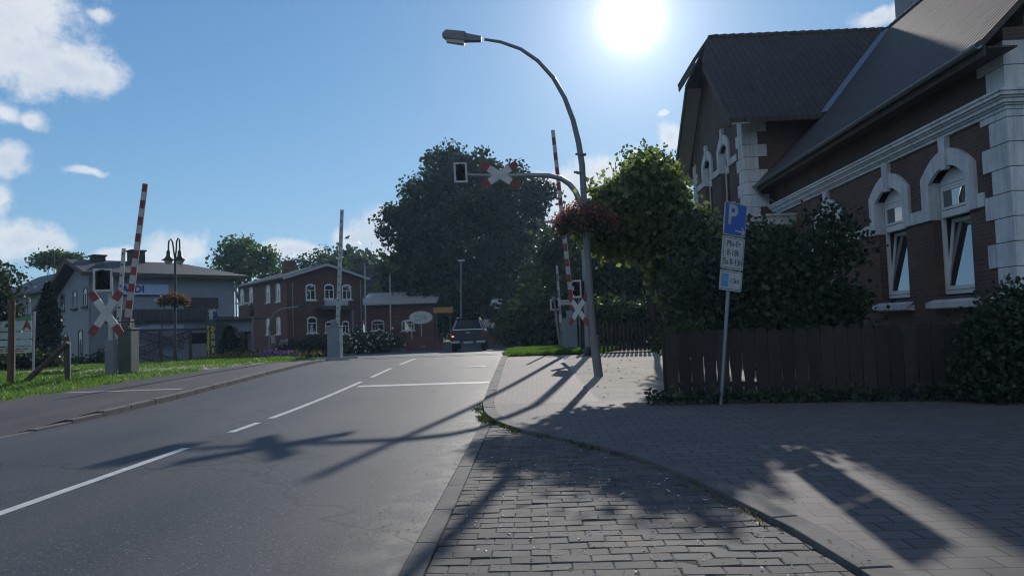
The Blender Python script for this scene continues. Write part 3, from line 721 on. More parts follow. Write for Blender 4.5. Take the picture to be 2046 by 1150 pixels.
# quoins: alternating long and short blocks wrapping each corner
def quoins(name, x, y, z0, z1, h=.43, sx=1, both=True):
    mb = MB(); z, k = z0, 0
    while z < z1 - .1:
        a, b_ = (.78, .5) if k % 2 else (.52, .8); hz = min(h, z1 - z)
        mb.box(x - .035, x + .0, y - .035, y + a, z + .006, z + hz - .006)
        mb.box(x, x + b_, y - .035, y, z + .006, z + hz - .006)
        z += hz; k += 1
    HB(name, mb, M['stone'], bevel=.008)
quoins('quoin', XW, 13.45, .9, 4.92); quoins('quoin', XW, 13.45, 5.25, 6.2)
quoins('quoin', GX, GY0, .9, 8.3); 
mb = MB(); z = .9; k = 0
while z < 8.2:
    mb.box(GX - .035, GX, GY1 - (.78 if k % 2 else .52), GY1 + .02, z + .006, z + .424); z += .43; k += 1
HB('quoin', mb, M['stone'], bevel=.008)
# string course and cornice
mb = MB(); ys = [13.45 + .80] + [q for yc, _ in WINS for q in (yc - .985, yc + .985)] + [26.2]
for a, b_ in zip(ys[::2], ys[1::2]): mb.box(XW - .05, XW, a, b_, 3.34, 3.60)
mb.each('string_course', M['stone'], house, world=True, bevel=.008)
mb = MB(); ys = [GY0 + .80] + [q for yc, _ in GW for q in (yc - .905, yc + .905)] + [GY1 - .8]
for a, b_ in zip(ys[::2], ys[1::2]): mb.box(GX - .05, GX, a, b_, 6.98, 7.22)
mb.each('string_course', M['stone'], house, world=True, bevel=.008)
mb = MB()
for dx, z0, z1 in ((.06, 4.90, 4.965), (.10, 4.965, 5.0), (.15, 5.0, 5.07), (.19, 5.07, 5.105), (.24, 5.105, 5.17), (.27, 5.17, 5.22)):
    mb.box(XW - dx, XW, 13.45 - dx, 26.27, z0, z1)
    mb.box(XW, 12, 13.45 - dx, 13.45, z0, z1)
HB('cornice', mb, M['stone'], bevel=.006)
# windows
def arch(yc, w, zs, rise, n=12): return [(yc - w + 2 * w * i / n, zs + rise * (1 - (2 * i / n - 1) ** 2)) for i in range(n + 1)]
def window(X, yc, dz=0, hw=HW, tilt=True):
    d = dz
    ow = hw + .30
    w = MB()                                                         # the surround: arch band with legs down to the string course
    inn = [(yc - hw, 3.34 + d)] + arch(yc, hw, 4.06 + d, .28) + [(yc + hw, 3.34 + d)]
    ou = [(yc - ow, 3.34 + d)] + arch(yc, ow, 4.22 + d, .45) + [(yc + ow, 3.34 + d)]
    w.strip([(X - .07, y, z) for y, z in inn], [(X - .07, y, z) for y, z in ou], (.069, 0, 0))
    root = MB().box(X + .16, X + .235, yc - hw + .004, yc - hw + .075, 1.80 + d, 4.02 + d)
    root.box(X + .16, X + .235, yc + hw - .075, yc + hw - .004, 1.80 + d, 4.02 + d)
    a_, b_ = yc - hw + .075, yc + hw - .075
    root.box(X + .16, X + .235, a_, b_, 1.80 + d, 1.88 + d); root.box(X + .14, X + .235, a_, b_, 3.36 + d, 3.50 + d)
    root.box(X + .162, X + .235, a_, b_, 3.96 + d, 4.02 + d)
    fr = HB('window', root, M['wframe'], bevel=.006)
    def sub(name, mb, m, **k):
        mb.v = list(mb.v); inv = Matrix(); o = mb.build(name, m); me = o.data
        for v in me.vertices: v.co = PM[house.name].inverted() @ v.co
        o.parent = fr; return o
    sub('surround', w, M['stone'], )
    sub('keystone', MB().prism([(X - .11, yc - .09, 4.26 + d), (X - .11, yc + .09, 4.26 + d), (X - .11, yc + .13, 4.895 + d), (X - .11, yc - .13, 4.895 + d)], (.108, 0, 0)), M['stone'])
    sub('head_panel', MB().prism([(X + .15, y, z) for y, z in [(yc - hw + .003, 4.024 + d)] + arch(yc, hw - .003, 4.05 + d, .27) + [(yc + hw - .003, 4.024 + d)]], (.06, 0, 0)), M['wframe'])
    sub('reveal', MB().box(X, X + .15, yc - hw, yc - hw + .025, 3.34 + d, 4.1 + d), M['stone']); sub('reveal', MB().box(X, X + .15, yc + hw - .025, yc + hw, 3.34 + d, 4.1 + d), M['stone'])
    sub('sill', MB().prism([(X + .16, yc - hw - .18, 1.755 + d), (X - .17, yc - hw - .18, 1.64 + d), (X - .17, yc - hw - .18, 1.53 + d), (X - .003, yc - hw - .18, 1.50 + d), (X - .003, yc - hw - .18, 1.70 + d)], (0, 2 * hw + .36, 0)), M['stone'])
    z0, z1 = 3.52 + d, 3.95 + d
    s = MB()
    for q in ((a_, a_ + .06, z0, z1), (b_ - .06, b_, z0, z1), (a_ + .06, b_ - .06, z0, z0 + .05), (a_ + .06, b_ - .06, z1 - .05, z1)): s.box(X + .148, X + .20, *q)
    sub('top_sash', s, M['wframe'])
    sub('pane', MB().box(X + .17, X + .185, a_ + .06, b_ - .06, z0 + .05, z1 - .05), M['glass'])
    z0, z1 = 1.89 + d, 3.35 + d
    mt = Matrix.Translation((X + .16, yc, z0)) @ Matrix.Rotation(R(7.5 if tilt else 0), 4, 'Y') @ Matrix.Translation((-X - .16, -yc, -z0))
    s = MB()
    for q in ((a_, a_ + .08, z0, z1), (b_ - .08, b_, z0, z1), (a_ + .08, b_ - .08, z0, z0 + .08), (a_ + .08, b_ - .08, z1 - .08, z1)): s.box(X + .15, X + .205, *q)
    sub('tilted_sash', s.tf(mt), M['wframe'])
    sub('pane', MB().box(X + .17, X + .185, a_ + .08, b_ - .08, z0 + .08, z1 - .08).tf(mt), M['glass'])
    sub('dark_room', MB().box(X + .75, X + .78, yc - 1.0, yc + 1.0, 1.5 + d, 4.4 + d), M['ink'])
for yc, _ in WINS: window(XW, yc)
for yc, _ in GW: window(GX, yc, 3.64, .6, False)
# wing roof and cross-gable roof with half hip
def slab(mb, pts, t=.14): mb.prism(pts, (0, 0, -t))
mb = MB(); EX, EZ, RX, RZ = 7.68, 6.0, 14.3, 12.62
slab(mb, [(EX, 13.0, EZ), (RX, 13.0, RZ), (RX, 30.2, RZ), (EX, 26.28, EZ)])
slab(mb, [(RX, 13.0, RZ), (20.9, 13.0, EZ), (20.9, 30, EZ), (RX, 30, RZ)])
r1 = HB('roof', mb, M['tile_y'])
mb = MB(); VX = 6.6; y0, yr_, y1 = 25.2, 30.3, 35.4; rx = 7.25; hx = 6.28; hz = 11.33; s_ = .9
RG = 8.0 + s_ * 5.1
slab(mb, [(VX, y0, 8.0), (VX, 28.75, 8 + s_ * 3.55), (rx, yr_, RG), (22, yr_, RG), (22, y0, 8.0)])
slab(mb, [(VX, y1, 8.0), (22, y1, 8.0), (22, yr_, RG), (rx, yr_, RG), (VX, 31.85, 8 + s_ * 3.55)])
r2 = HB('roof', mb, M['tile_x'])
mb = MB(); mb.prism([(hx, 28.72, hz - .12), (hx, 31.88, hz - .12), (rx, yr_, RG + .02)], (.05, 0, -.13))
HB('roof', mb, M['tile_y'])
mb = MB()
for i in range(44):                                               # ridge tiles, each lapping the next
    x = rx + .02 + i * .34
    mb.tube([(x, yr_, RG - .04), (x + .36, yr_, RG - .015)], [.12, .135], 10)
for i in range(50):
    y = 13.0 + i * .345; mb.tube([(RX, y, RZ - .05), (RX, y + .37, RZ - .025)], [.12, .135], 10)
HB('ridge_tiles', mb, M['tile_x'], smooth=True)
mb = MB()                                                         # verge boards and boarded soffit of the gable overhang
for ya, za, yb, zb in ((y0, 8.0, 28.75, 8 + s_ * 3.55), (y1, 8.0, 31.85, 8 + s_ * 3.55)):
    mb.beam((VX + .02, ya, za - .22), (VX + .02, yb, zb - .22), .05, .24, (0, 0, 1))
mb.beam((hx + .06, 28.72, hz - .30), (hx + .06, 31.88, hz - .30), .05, .2)
mb.each('bargeboard', M['wood'], house, world=True)
mb = MB()
for ya, yb in ((y0, 28.75), (y1, 31.85)):
    za, zb = 7.83, 7.83 + s_ * 3.55
    mb.prism([(VX + .05, ya, za), (GX - .04, ya, za), (GX - .04, yb, zb), (VX + .05, yb, zb)], (0, 0, -.03))
mb.box(VX + .05, GX + 1.0, y1 - 1.05, y1 - .03, 7.62, 7.72)
mb.each('soffit', M['soffit'], house, world=True)
HB('eave_board', MB().box(EX + .1, XW - .01, 13.05, 26.25, 5.86, 5.89).box(EX + .02, EX + .06, 13.02, 26.28, 5.72, 5.93), M['wood'])
mb = MB(); pr = [(EX - .07 + .075 * math.cos(t), EZ - .09 + .075 * math.sin(t)) for t in [math.pi * (1 + i / 8) for i in range(9)]]
mb.strip([(x, 13.0, z) for x, z in pr], [(EX - .07 + (x - EX + .07) * .9, 13.0, EZ - .09 + (z - EZ + .09) * .9) for x, z in pr], (0, 13.25, 0))
HB('gutter', mb, M['steel'])
mb = MB().tube([(7.62, 26.1, 5.86), (7.75, 26.1, 5.6), (8.2, 26.1, 5.35), (8.22, 26.1, .1)], .05, 10); HB('downpipe', mb, M['steel'], smooth=True)
# flashing in the valley
v0, v1 = Vector((9.68, 25.25, 8.06)), Vector((14.3, 30.3, 12.66))
HB('valley_flashing', MB().beam(v0 + Vector((0, 0, .03)), v1 + Vector((0, 0, .03)), .28, .02), M['steel'])
HB('chimney', MB().box(14.9, 15.7, 29.4, 30.9, 11.5, 15.6).box(14.82, 15.78, 29.32, 30.98, 15.6, 15.75), M['render'])
# entrance canopy in the inner corner
cp = HB('porch_canopy', MB().box(6.72, XW - .002, 24.3, 26.26, 4.36, 4.62).box(6.62, XW - .003, 24.2, 26.26, 4.62, 4.68), M['stone'])
mb = MB(); mb.tube([(7.0, 24.5, 4.34), (7.35, 24.5, 4.15), (7.75, 24.5, 3.85), (XW - .01, 24.5, 3.45)], .07, 8)
mb.tube([(7.0, 26.0, 4.34), (7.35, 26.0, 4.15), (7.75, 26.0, 3.85), (XW - .01, 26.0, 3.45)], .07, 8)
mb.each('canopy_bracket', M['stone'], house, world=True, smooth=True)

# ================================================================ fences
def picket(name, label, a, b_, h, w, gap, loc):
    t = thing(name, label, 'fence', loc); a, b_ = Vector(a), Vector(b_); d = (b_ - a); L_ = d.length; d.normalize()
    n = int(L_ / (w + gap)); th = Vector((-d.y, d.x, 0)) * .022; k = 0
    mr_ = MB()
    for zz in (.28, h - .25): 
        p0, p1 = a + th * 2.1, b_ + th * 2.1
        mr_.beam(p0 + Vector((0, 0, G(*p0.xy) + KH + zz)), p1 + Vector((0, 0, G(*p1.xy) + KH + zz)), .04, .08)
    mr_.each('rail', M['fence'], t, world=True)
    for i in range(min(n, 90)):
        p = a + d * (i * (w + gap)); g = G(p.x, p.y) + KH + .03; hh = h + rnd.uniform(-.02, .02); ws = w * .5
        # rounded head, waisted foot: leaves drop-shaped gaps low down
        zs = [0, .12, .30, .46, .60, hh - ws]; hw_ = [1, .98, .93, .96, 1, 1] if i not in (5, 6) else [1, .97, .72, .86, .98, 1]
        c = p + d * ws
        left = [c - d * (ws * q) + Vector((0, 0, g + z)) for z, q in zip(zs, hw_)]
        head = [c + d * (ws * math.cos(tt)) + Vector((0, 0, g + hh - ws + ws * math.sin(tt))) for tt in [math.pi * j / 8 for j in range(9)]]
        right = [c + d * (ws * q) + Vector((0, 0, g + z)) for z, q in zip(zs[:-1], hw_[:-1])]
        MB().prism(right + head + left[::-1][1:], th).build('picket', M['fence'], t, world=True)
    mp_ = MB(); m_ = max(2, int(L_ / 2.2))
    for i in range(m_ + 1):
        p = a.lerp(b_, i / m_) + th * 5; g = G(p.x, p.y)
        mp_.box(p.x - .05, p.x + .05, p.y - .05, p.y + .05, g - .1, g + KH + h - .04)
    mp_.each('post', M['fence'], t, world=True)
    return t
picket('picket_fence', 'dark close-boarded wooden fence with rounded heads behind the parking sign', (2.27, 13.62, 0), (8.2, 12.7, 0), 1.2, .21, .005, (2.27, 13.62, 0))
picket('picket_fence', 'low dark picket fence across the far end of the gravel lot', (1.75, 29.0, 0), (7.2, 28.3, 0), 1.05, .1, .05, (1.75, 29, .3))

# ================================================================ parking sign
base = Vector((3.05, 13.1, zr(13.1) + .06))
top = at(1466, 405, 13.1)
ps = thing('parking_sign', 'leaning blue parking sign with two white time plates on one grey post', 'street sign', base)
ax = (top - base); AL = ax.length; U = ax.normalized()
Rv = Vector((math.cos(R(35)), math.sin(R(35)), 0)); Rv = (Rv - U * Rv.dot(U)).normalized(); Nn = Rv.cross(U)
MB().tube([(0, 0, -.2), U * (AL + .02)], .032, 12).build('post', M['steel'], ps, smooth=True)
def plate(name, parent, O, w, h, m, t=.02, rad=.03):
    pts = []
    for cx, cy, a0 in ((w / 2 - rad, h / 2 - rad, 0), (-w / 2 + rad, h / 2 - rad, 90), (-w / 2 + rad, -h / 2 + rad, 180), (w / 2 - rad, -h / 2 + rad, 270)):
        for k in range(5): tt = R(a0 + 22.5 * k); pts.append(O + Rv * (cx + rad * math.cos(tt)) + U * (cy + rad * math.sin(tt)))
    return MB().prism(pts, Nn * t).build(name, m, parent)
f = Nn * .045
def framed(name, O, w, h, face, rim, inner=None):
    p = plate(name, ps, O + f, w, h, rim, .018); plate('face', p, O + f + Nn * .017, w - .025, h - .025, face, .0025, .022)
    if inner:
        e = .004; k = MB()
        for sx, sy, lx, ly in ((0, 1, w / 2 - .03, 0), (0, -1, w / 2 - .03, 0), (1, 0, 0, h / 2 - .03), (-1, 0, 0, h / 2 - .03)):
            c = O + f + Nn * .0205 + Rv * (sx * (w / 2 - .028)) + U * (sy * (h / 2 - .028))
            k.beam(c - Rv * lx - U * ly, c + Rv * lx + U * ly, .008, .002, Nn)
        k.build('border_line', inner, p)
    return p
W_ = .54
o1 = U * (AL - .29); p1 = framed('parking_plate', o1, W_, .55, M['bluep'], M['lgrey'])
ff = f + Nn * .021
text('letter', 'P', .47, o1 + ff - Rv * .08 + U * .055, Rv, U, M['white'], p1, bold=.012)
k = MB(); c = o1 + ff + Nn * .002 + Rv * .13 - U * .19
k.beam(c - Rv * .12, c + Rv * .09, .03, .003, Nn); k.beam(c + Rv * .11, c + Rv * .03 + U * .075, .03, .0034, Nn); k.beam(c + Rv * .108, c + Rv * .03 - U * .075, .03, .0037, Nn)
k.build('arrow', M['white'], p1)
o2 = U * (AL - .29 - .275 - .275 - .02); p2 = framed('times_plate', o2, W_, .55, M['cross'], M['white'], M['ink'])
for s, dz in (('Mo-Fr', .155), ('8-18h', .0), ('Sa 8-13h', -.155)): text('lettering', s, .15, o2 + ff + U * dz, Rv, U, M['ink'], p2, sx=.9, bold=.0)
o3 = o2 - U * (.275 + .17 + .02); p3 = framed('disc_plate', o3, W_, .34, M['cross'], M['white'], M['ink'])
k = MB(); c = o3 + ff - Rv * .15; k.beam(c - U * .11, c + U * .11, .15, .003, Nn); k.build('disc_symbol', M['cyan'], p3)
k = MB(); c = c + Nn * .002; k.beam(c - U * .0 - Rv * .045, c + Rv * .045, .03, .003, Nn); k.beam(c + U * .05 - Rv * .02, c + U * .05 + Rv * .02, .014, .003, Nn); k.build('disc_mark', M['white'], p3)
text('lettering', '1 Std.', .12, o3 + ff + Rv * .085, Rv, U, M['ink'], p3, sx=.9)

# ================================================================ street lamp with flower basket
LB = Vector((1.56, 19.5, zr(19.5) + KH - .02))
lp = thing('street_lamp', 'tall grey street lamp curving over the road with a boxy lantern', 'street lamp', LB)
pts = [LB] + [at(px, py, 19.5) for px, py in ((1187, 690), (1180, 600), (1172, 480), (1167, 405), (1163, 330), (1156, 285), (1145, 240), (1128, 195), (1105, 155), (1075, 122), (1040, 98), (1000, 84), (968, 79))]
PB_ = at(1186, 672, 19.5) - LB
MB().tube([PB_ * -.12, PB_], [.115, .108], 14).build('pole_base', M['grey'], lp, smooth=True)
MB().tube([PB_ * .98] + [p - LB for p in pts[2:]], [.085, .085, .082, .08, .078, .072, .066, .06, .055, .05, .045, .04, .036], 12).build('pole', M['grey'], lp, smooth=True)
h0, h1 = at(962, 79, 19.5) - LB, at(884, 73, 19.5) - LB; d = (h1 - h0).normalized()
hm = h0.lerp(h1, .40)
body = MB()
def ring(c, w, a, b_): return [c + Vector((0, -w, -b_)), c + Vector((0, w, -b_)), c + Vector((0, w * 1.05, a * .3)), c + Vector((0, w * .6, a)), c + Vector((0, -w * .6, a)), c + Vector((0, -w * 1.05, a * .3))]
rs = [ring(h0, .07, .08, .06), ring(h0.lerp(h1, .38), .09, .12, .09), ring(h0.lerp(h1, .42), .13, .16, .10), ring(h0.lerp(h1, .9), .12, .17, .07), ring(h1, .08, .08, .02)]
vsx = [q for r_ in rs for q in r_]; fs = [(i * 6 + j, i * 6 + (j + 1) % 6, (i + 1) * 6 + (j + 1) % 6, (i + 1) * 6 + j) for i in range(4) for j in range(6)]
body.add(vsx, fs + [tuple(range(6))[::-1], tuple(range(24, 30))])
ln = body.build('lantern', M['grey'], lp, bevel=.012)
a, b_ = h0.lerp(h1, .44), h0.lerp(h1, .9)
g_ = MB(); g_.add([a + Vector((0, -.115, -.10)), a + Vector((0, .115, -.10)), a + Vector((.0, .09, -.18)), a + Vector((0, -.09, -.18)),
       b_ + Vector((0, -.10, -.075)), b_ + Vector((0, .10, -.075)), b_ + Vector((0, .07, -.15)), b_ + Vector((0, -.07, -.15))], [(0, 1, 2, 3), (7, 6, 5, 4), (0, 4, 5, 1), (1, 5, 6, 2), (2, 6, 7, 3), (3, 7, 4, 0)])
g_.build('lamp_bowl', M['bowl'], ln, bevel=.01)
k = MB()
for px, py in ((1163, 308), (1160, 344)):
    c = at(px, py, 19.5) - LB; k.box(c.x - .17, c.x - .07, c.y - .03, c.y + .03, c.z - .02, c.z + .03); k.box(c.x - .10, c.x + .10, c.y - .10, c.y + .10, c.z - .03, c.z + .0)
k.each('bracket', M['grey'], lp)
def basket(label, c, rw, hgt, mfl, nf, hole=.1, leaf=.09):
    t = thing('flower_basket', label, 'flower basket', c, 0, 'flower baskets on lamp posts')
    MB().lathe([(hole, -.10), (rw * .28, -.06), (rw * .36, .10), (rw * .32, .10), (hole, .06)], (0, 0, -hgt * .18), 24).build('bowl', M['black'], t, smooth=True)
    n = 1700; a = rng.uniform(0, 6.283, n); r = rw * (.2 + .8 * rng.uniform(0, 1, n) ** .6); z = hgt * (.42 * np.cos(r / rw * 1.7) * rng.uniform(.2, 1.1, n) - .5 * rng.uniform(0, 1, n) ** 2 * (.4 + .6 * np.sin(a * 2.5) ** 2))
    P = np.stack([r * np.cos(a), r * np.sin(a), z], 1) + rng.normal(0, .04, (n, 3)); leaves_mesh('foliage', P, leaf, M['l_dark'], t, -.3)
    n = nf; a = rng.uniform(0, 6.283, n); r = rw * (.15 + .95 * rng.uniform(0, 1, n) ** .55); z = hgt * (.52 * np.cos(r / rw * 1.5) * rng.uniform(.5, 1.1, n) + .03) - hgt * .55 * rng.uniform(0, 1, n) ** 3 * (.3 + .7 * np.sin(a * 2.5) ** 2)
    P = np.stack([r * np.cos(a), r * np.sin(a), z], 1) + rng.normal(0, .05, (n, 3)); leaves_mesh('flowers', P, leaf * .8, mfl, t, .2, .5)
basket('wide pinkish red flower basket round the tall street lamp pole', at(1169, 440, 19.5), .76, .95, M['l_red'], 1500)

# ================================================================ level crossing, right side
def cross_sign(parent, O, Rv, U, Nn, w, h, bw, standing=True, name='cross'):
    """St Andrew's cross: two white arms with red ends"""
    c = MB(); e = MB()
    for s, dn in ((1, 0), (-1, .013)):
        d = (Rv * (w / 2 * s) + U * (h / 2)); a_ = O + Nn * dn
        MB().rod([a_ - d, a_ - d * .6, a_ + d * .6, a_ + d], bw, .012, Nn, [1, 0, 1]).build('cross_arm', [M['cross'], M['red']], parent)
def signal_head(parent, O, Rv, U, Nn, w, h):
    def B(o, w_, h_, t): return MB().beam(o - U * (h_ / 2), o + U * (h_ / 2), w_, t, Nn)
    hd = B(O - Nn * .09, w * .8, h * .85, .16).build('signal_head', M['black'], parent, bevel=.02)
    B(O, w, h, .02).build('backboard', M['lens'], hd, bevel=.004)
    k = MB(); r_ = .07
    for s in (-1, 1):
        k.beam(O + Nn * .012 + Rv * (s * (w / 2 - r_ / 2)) - U * (h / 2), O + Nn * .012 + Rv * (s * (w / 2 - r_ / 2)) + U * (h / 2), r_, .012, Nn)
        k.beam(O + Nn * .012 + U * (s * (h / 2 - r_ / 2)) - Rv * (w / 2 - r_), O + Nn * .012 + U * (s * (h / 2 - r_ / 2)) + Rv * (w / 2 - r_), r_, .012, U if False else Nn)
    k.each('white_border', M['cross'], hd)
    for s in (.23, -.23):
        c = O + U * (h * s) + Nn * .012
        pts = [c + (Rv * math.cos(t) + U * math.sin(t)) * (w * .24) for t in [2 * math.pi * i / 18 for i in range(18)]]
        MB().prism(pts, Nn * .012).build('lens', M['lens'], hd)
        arc = [c + (Rv * math.cos(t) + U * math.sin(t)) * (w * .26) for t in [math.pi * (-.1 + 1.2 * i / 14) for i in range(15)]]
        MB().strip(arc, [p + (p - c) * .06 for p in arc], Nn * .10).build('visor', M['black'], hd)
    return hd
X1, Y1, Z1 = Vector((1, 0, 0)), Vector((0, 1, 0)), Vector((0, 0, 1))
Mb = Vector((1.86, 27.3, zr(27.3) + .06))
cs = thing('crossing_signal', 'overhead crossing signal mast reaching over the road with a red and white cross', 'railway signal', Mb)
mast = [Vector((1.86, 27.3, z)) for z in (.1, 2, 4, 5.4)]
armp = [at(px, py, 27.3) for px, py in ((1156, 398), (1150, 383), (1138, 368), (1120, 356), (1098, 351), (1060, 350), (1000, 352), (945, 350), (915, 348))]
MB().tube([p - Mb for p in mast] + [p - Mb for p in armp], [.12, .115, .11, .10, .10, .10, .095, .09, .09, .085, .075, .06, .05], 12).build('mast', M['steel'], cs, smooth=True)
MB().lathe([(.26, 0), (.26, .03), (.17, .05), (.15, .22), (.12, .3)], (0, 0, -.02), 18).build('mast_foot', M['black'], cs, smooth=True)
fwd = Vector((.12, -1, 0)).normalized(); rr = Vector((1, .12, 0)).normalized()
ruu = Vector((-.03, 0, 1)).normalized()
cross_sign(cs, at(998, 351, 27.3) - Mb + fwd * .14, rr, ruu, fwd, 1.28, .82, .25)
signal_head(cs, at(920, 346, 27.3) - Mb + fwd * .12, rr, ruu, fwd, .47, .72)
# a second head and cross at eye level on the same mast, turned towards the pavement
n2 = Vector((-.80, -.6, 0)).normalized(); r2_ = Vector((.6, -.80, 0)).normalized()
signal_head(cs, at(1163, 577, 27.0) - Mb + n2 * .22, r2_, Z1, n2, .46, .62)
cross_sign(cs, at(1161, 618, 26.8) - Mb + n2 * .12, r2_, Z1, n2, 1.0, 1.02, .2)
# sign-carrying post further along the right verge
pb = Vector((1.15, 34.8, zr(34.8) + .06))
sp_ = thing('crossing_signal', 'small white rimmed signal on a thin post beyond the barrier, facing the other way', 'railway signal', pb)
MB().tube([(0, 0, -.1), Vector((at(1106, 600, 34.8).x - pb.x, 0, 2.35))], .06, 10).build('post', M['steel'], sp_, smooth=True)
signal_head(sp_, at(1109, 608, 34.8) - pb, Vector((1, .2, 0)).normalized(), Z1, Vector((.2, -1, 0)).normalized(), .46, .5)
# right barrier: housing, boom, counterweight
def barrier(name, label, base, hs, mh, boom0, boom1, wid, nst, m_a, m_b, group=None, holes=False, first_dark=False, facing=(0, -1, 0)):
    t = thing(name, label, 'barrier', base, 0, group)
    sx, sy, sz = hs
    if sz > 0:
        hb = MB().box(-sx / 2, sx / 2, -sy / 2, sy / 2, -.15, sz); hb.build('housing', mh, t, bevel=.03)
        MB().box(-sx / 2 - .02, sx / 2 + .02, -sy / 2 - .02, sy / 2 + .02, sz, sz + .05).build('housing_lid', mh, t, bevel=.01)
        MB().box(-sx * .2, sx * .2, -sy * .45, sy * .45, sz + .05, sz + .35).build('hinge_block', mh, t, bevel=.02)
        MB().box(-sx * .3, sx * .3, -sy / 2 - .012, -sy / 2 - .001, .25, sz - .2).build('service_door', mh, t, bevel=.004)
    a, b_ = Vector(boom0) - Vector(base), Vector(boom1) - Vector(base)
    f_ = Vector(facing).normalized()
    bt = MB().rod([a.lerp(b_, i / nst) for i in range(nst + 1)], [wid * (1 - .22 * i / nst) for i in range(nst + 1)], wid * .45, f_, [(i + first_dark) % 2 for i in range(nst)])
    bm_ = bt.build('boom', [m_b, m_a], t, bevel=.004)
    k = MB()
    side = (b_ - a).normalized().cross(f_)
    k.beam(a + side * (wid * .56), b_ + side * (wid * .46), .03, .02, side); k.build('edge_rail', M['cross'], bm_)
    if holes:
        k = MB()
        for i in range(nst): 
            p = a.lerp(b_, (i + .5) / nst) - f_ * 0 + f_ * (wid * .232)
            k.tube([p, p + f_ * .01], .035, 8)
        k.each('rivet', M['black'], bm_)
    return t
b0 = Vector((1.42, 31.2, zr(31.2) + .06))
barrier('barrier', 'tall red and white barrier boom raised beside the street lamp, grey housing', b0, (.55, .6, 1.25), M['blue_grey'], at(1147, 655, 31.2), at(1104, 260, 31.2), .17, 26, M['white'], M['red'], 'raised crossing barriers')
q0 = Vector((1.25, 33.2, zr(33.2) + .06))
barrier('barrier', 'thin plain grey footpath barrier boom standing left of the tall right boom', q0, (.3, .3, .8), M['grey'], at(1121, 660, 33.2), at(1112, 530, 33.2), .10, 8, M['lgrey'], M['grey'], 'raised crossing barriers')
db = Vector((1.9, 32.6, zr(32.6) + .06))
dp = thing('direction_board', 'two small white boards stacked beside the raised right barrier', 'sign', db)
MB().tube([(0, 0, -.1), (0, 0, 2.6)], .035, 8).build('post', M['grey'], dp, smooth=True)
for py in (601, 606.5):
    c = at(1133, py, 32.6) - db; MB().box(c.x - .28, c.x + .15, -.06, -.04, c.z - .045, c.z + .045).build('board', M['white'], dp)
# ================================================================ pickup truck
tb = at(936, 703, 41.2); tz = G(tb.x, 41.2)
tr = thing('pickup_truck', 'dark pickup with a closed canopy driving away over the crossing, left tail lamp lit', 'pickup truck', (tb.x, 41.2, tz), R(1.5))
prof = [(-.86, .46), (.86, .46), (.93, .58), (.945, .85), (.92, 1.06), (.88, 1.16), (-.88, 1.16), (-.92, 1.06), (-.945, .85), (-.93, .58)]
MB().prism([(x, 0, z) for x, z in prof], (0, 4.9, 0)).build('body', M['truck'], tr, bevel=.04)
cb = MB(); cb.add([(-.88, .03, 1.14), (.88, .03, 1.14), (.64, .30, 1.74), (-.64, .30, 1.74), (-.88, 3.9, 1.14), (.88, 3.9, 1.14), (.64, 3.1, 1.74), (-.64, 3.1, 1.74)],
       [(0, 1, 2, 3), (7, 6, 5, 4), (0, 4, 5, 1), (1, 5, 6, 2), (2, 6, 7, 3), (3, 7, 4, 0)]); cn = cb.build('canopy', M['truck'], tr, bevel=.05)
def lerp2(x, z): y = .03 + (z - 1.14) / .6 * .27; return Vector((x, y, z))
def trap(x0, z0, x1, z1, off): return [lerp2(-x0, z0) + Vector((0, -off, 0)), lerp2(x0, z0) + Vector((0, -off, 0)), lerp2(x1, z1) + Vector((0, -off, 0)), lerp2(-x1, z1) + Vector((0, -off, 0))]
MB().prism(trap(.76, 1.20, .58, 1.66, .012), (0, .01, 0)).build('rear_window', M['dglass'], cn)
k = MB(); q = trap(.79, 1.185, .60, 1.675, .022)
k.beam(q[0], q[1], .03, .03); k.beam(q[0], q[3], .028, .03, (0, 1, 0)); k.beam(q[1], q[2], .028, .03, (0, 1, 0))
k.each('chrome_trim', M['chrome'], cn)
MB().prism([(-.60, .22, 1.73), (.60, .22, 1.73), (.56, .17, 1.79), (-.56, .17, 1.79)], (0, .3, 0)).build('spoiler', M['truck'], cn, bevel=.01)
k = MB()
for s in (-1, 1): k.tube([(s * .60, .45, 1.74), (s * .60, .5, 1.80), (s * .59, 2.7, 1.81), (s * .59, 2.75, 1.74)], .018, 8)
k.each('roof_rail', M['chrome'], cn)
MB().box(-.62, .62, -.025, -.001, .62, 1.08).build('tailgate', M['truck'], tr, bevel=.012)
MB().box(-.11, .11, -.045, -.026, 1.0, 1.035).build('tailgate_handle', M['chrome'], tr, bevel=.006)
for s, mm in ((-1, 'tail_on'), (1, 'tail')):
    a = sorted((s * .70, s * .90)); MB().box(a[0], a[1], -.035, -.001, .72, 1.06).build('tail_lamp', M['tail'], tr, bevel=.02)
    if s < 0: MB().box(-.865, -.745, -.047, -.036, .80, .87).build('lit_lamp', M['tail_on'], tr, bevel=.008)
    MB().box(*sorted((s * .44, s * .92)), -.13, -.001, .46, .585).build('bumper_corner', M['lgrey'], tr, bevel=.03)
MB().box(-.43, .43, -.10, -.001, .45, .56).build('bumper', M['black'], tr, bevel=.02)
MB().box(-.26, .26, -.118, -.101, .46, .56).build('licence_plate', M['lgrey'], tr)
for s in (-1, 1):
    for y in (.95, 4.0):
        w = MB(); w.tube([(s * .68, y, .37), (s * .70, y, .37), (s * .90, y, .37), (s * .92, y, .37)], [.33, .37, .37, .33], 22)
        wo = w.build('wheel', M['rubber'], tr, smooth=True)
        MB().tube([(s * .90, y, .37), (s * .925, y, .37)], .22, 18).build('rim', M['chrome'], wo)
    MB().box(*sorted((s * .90, s * 1.10)), 2.95, 3.05, 1.12, 1.30).build('wing_mirror', M['truck'], tr, bevel=.03)

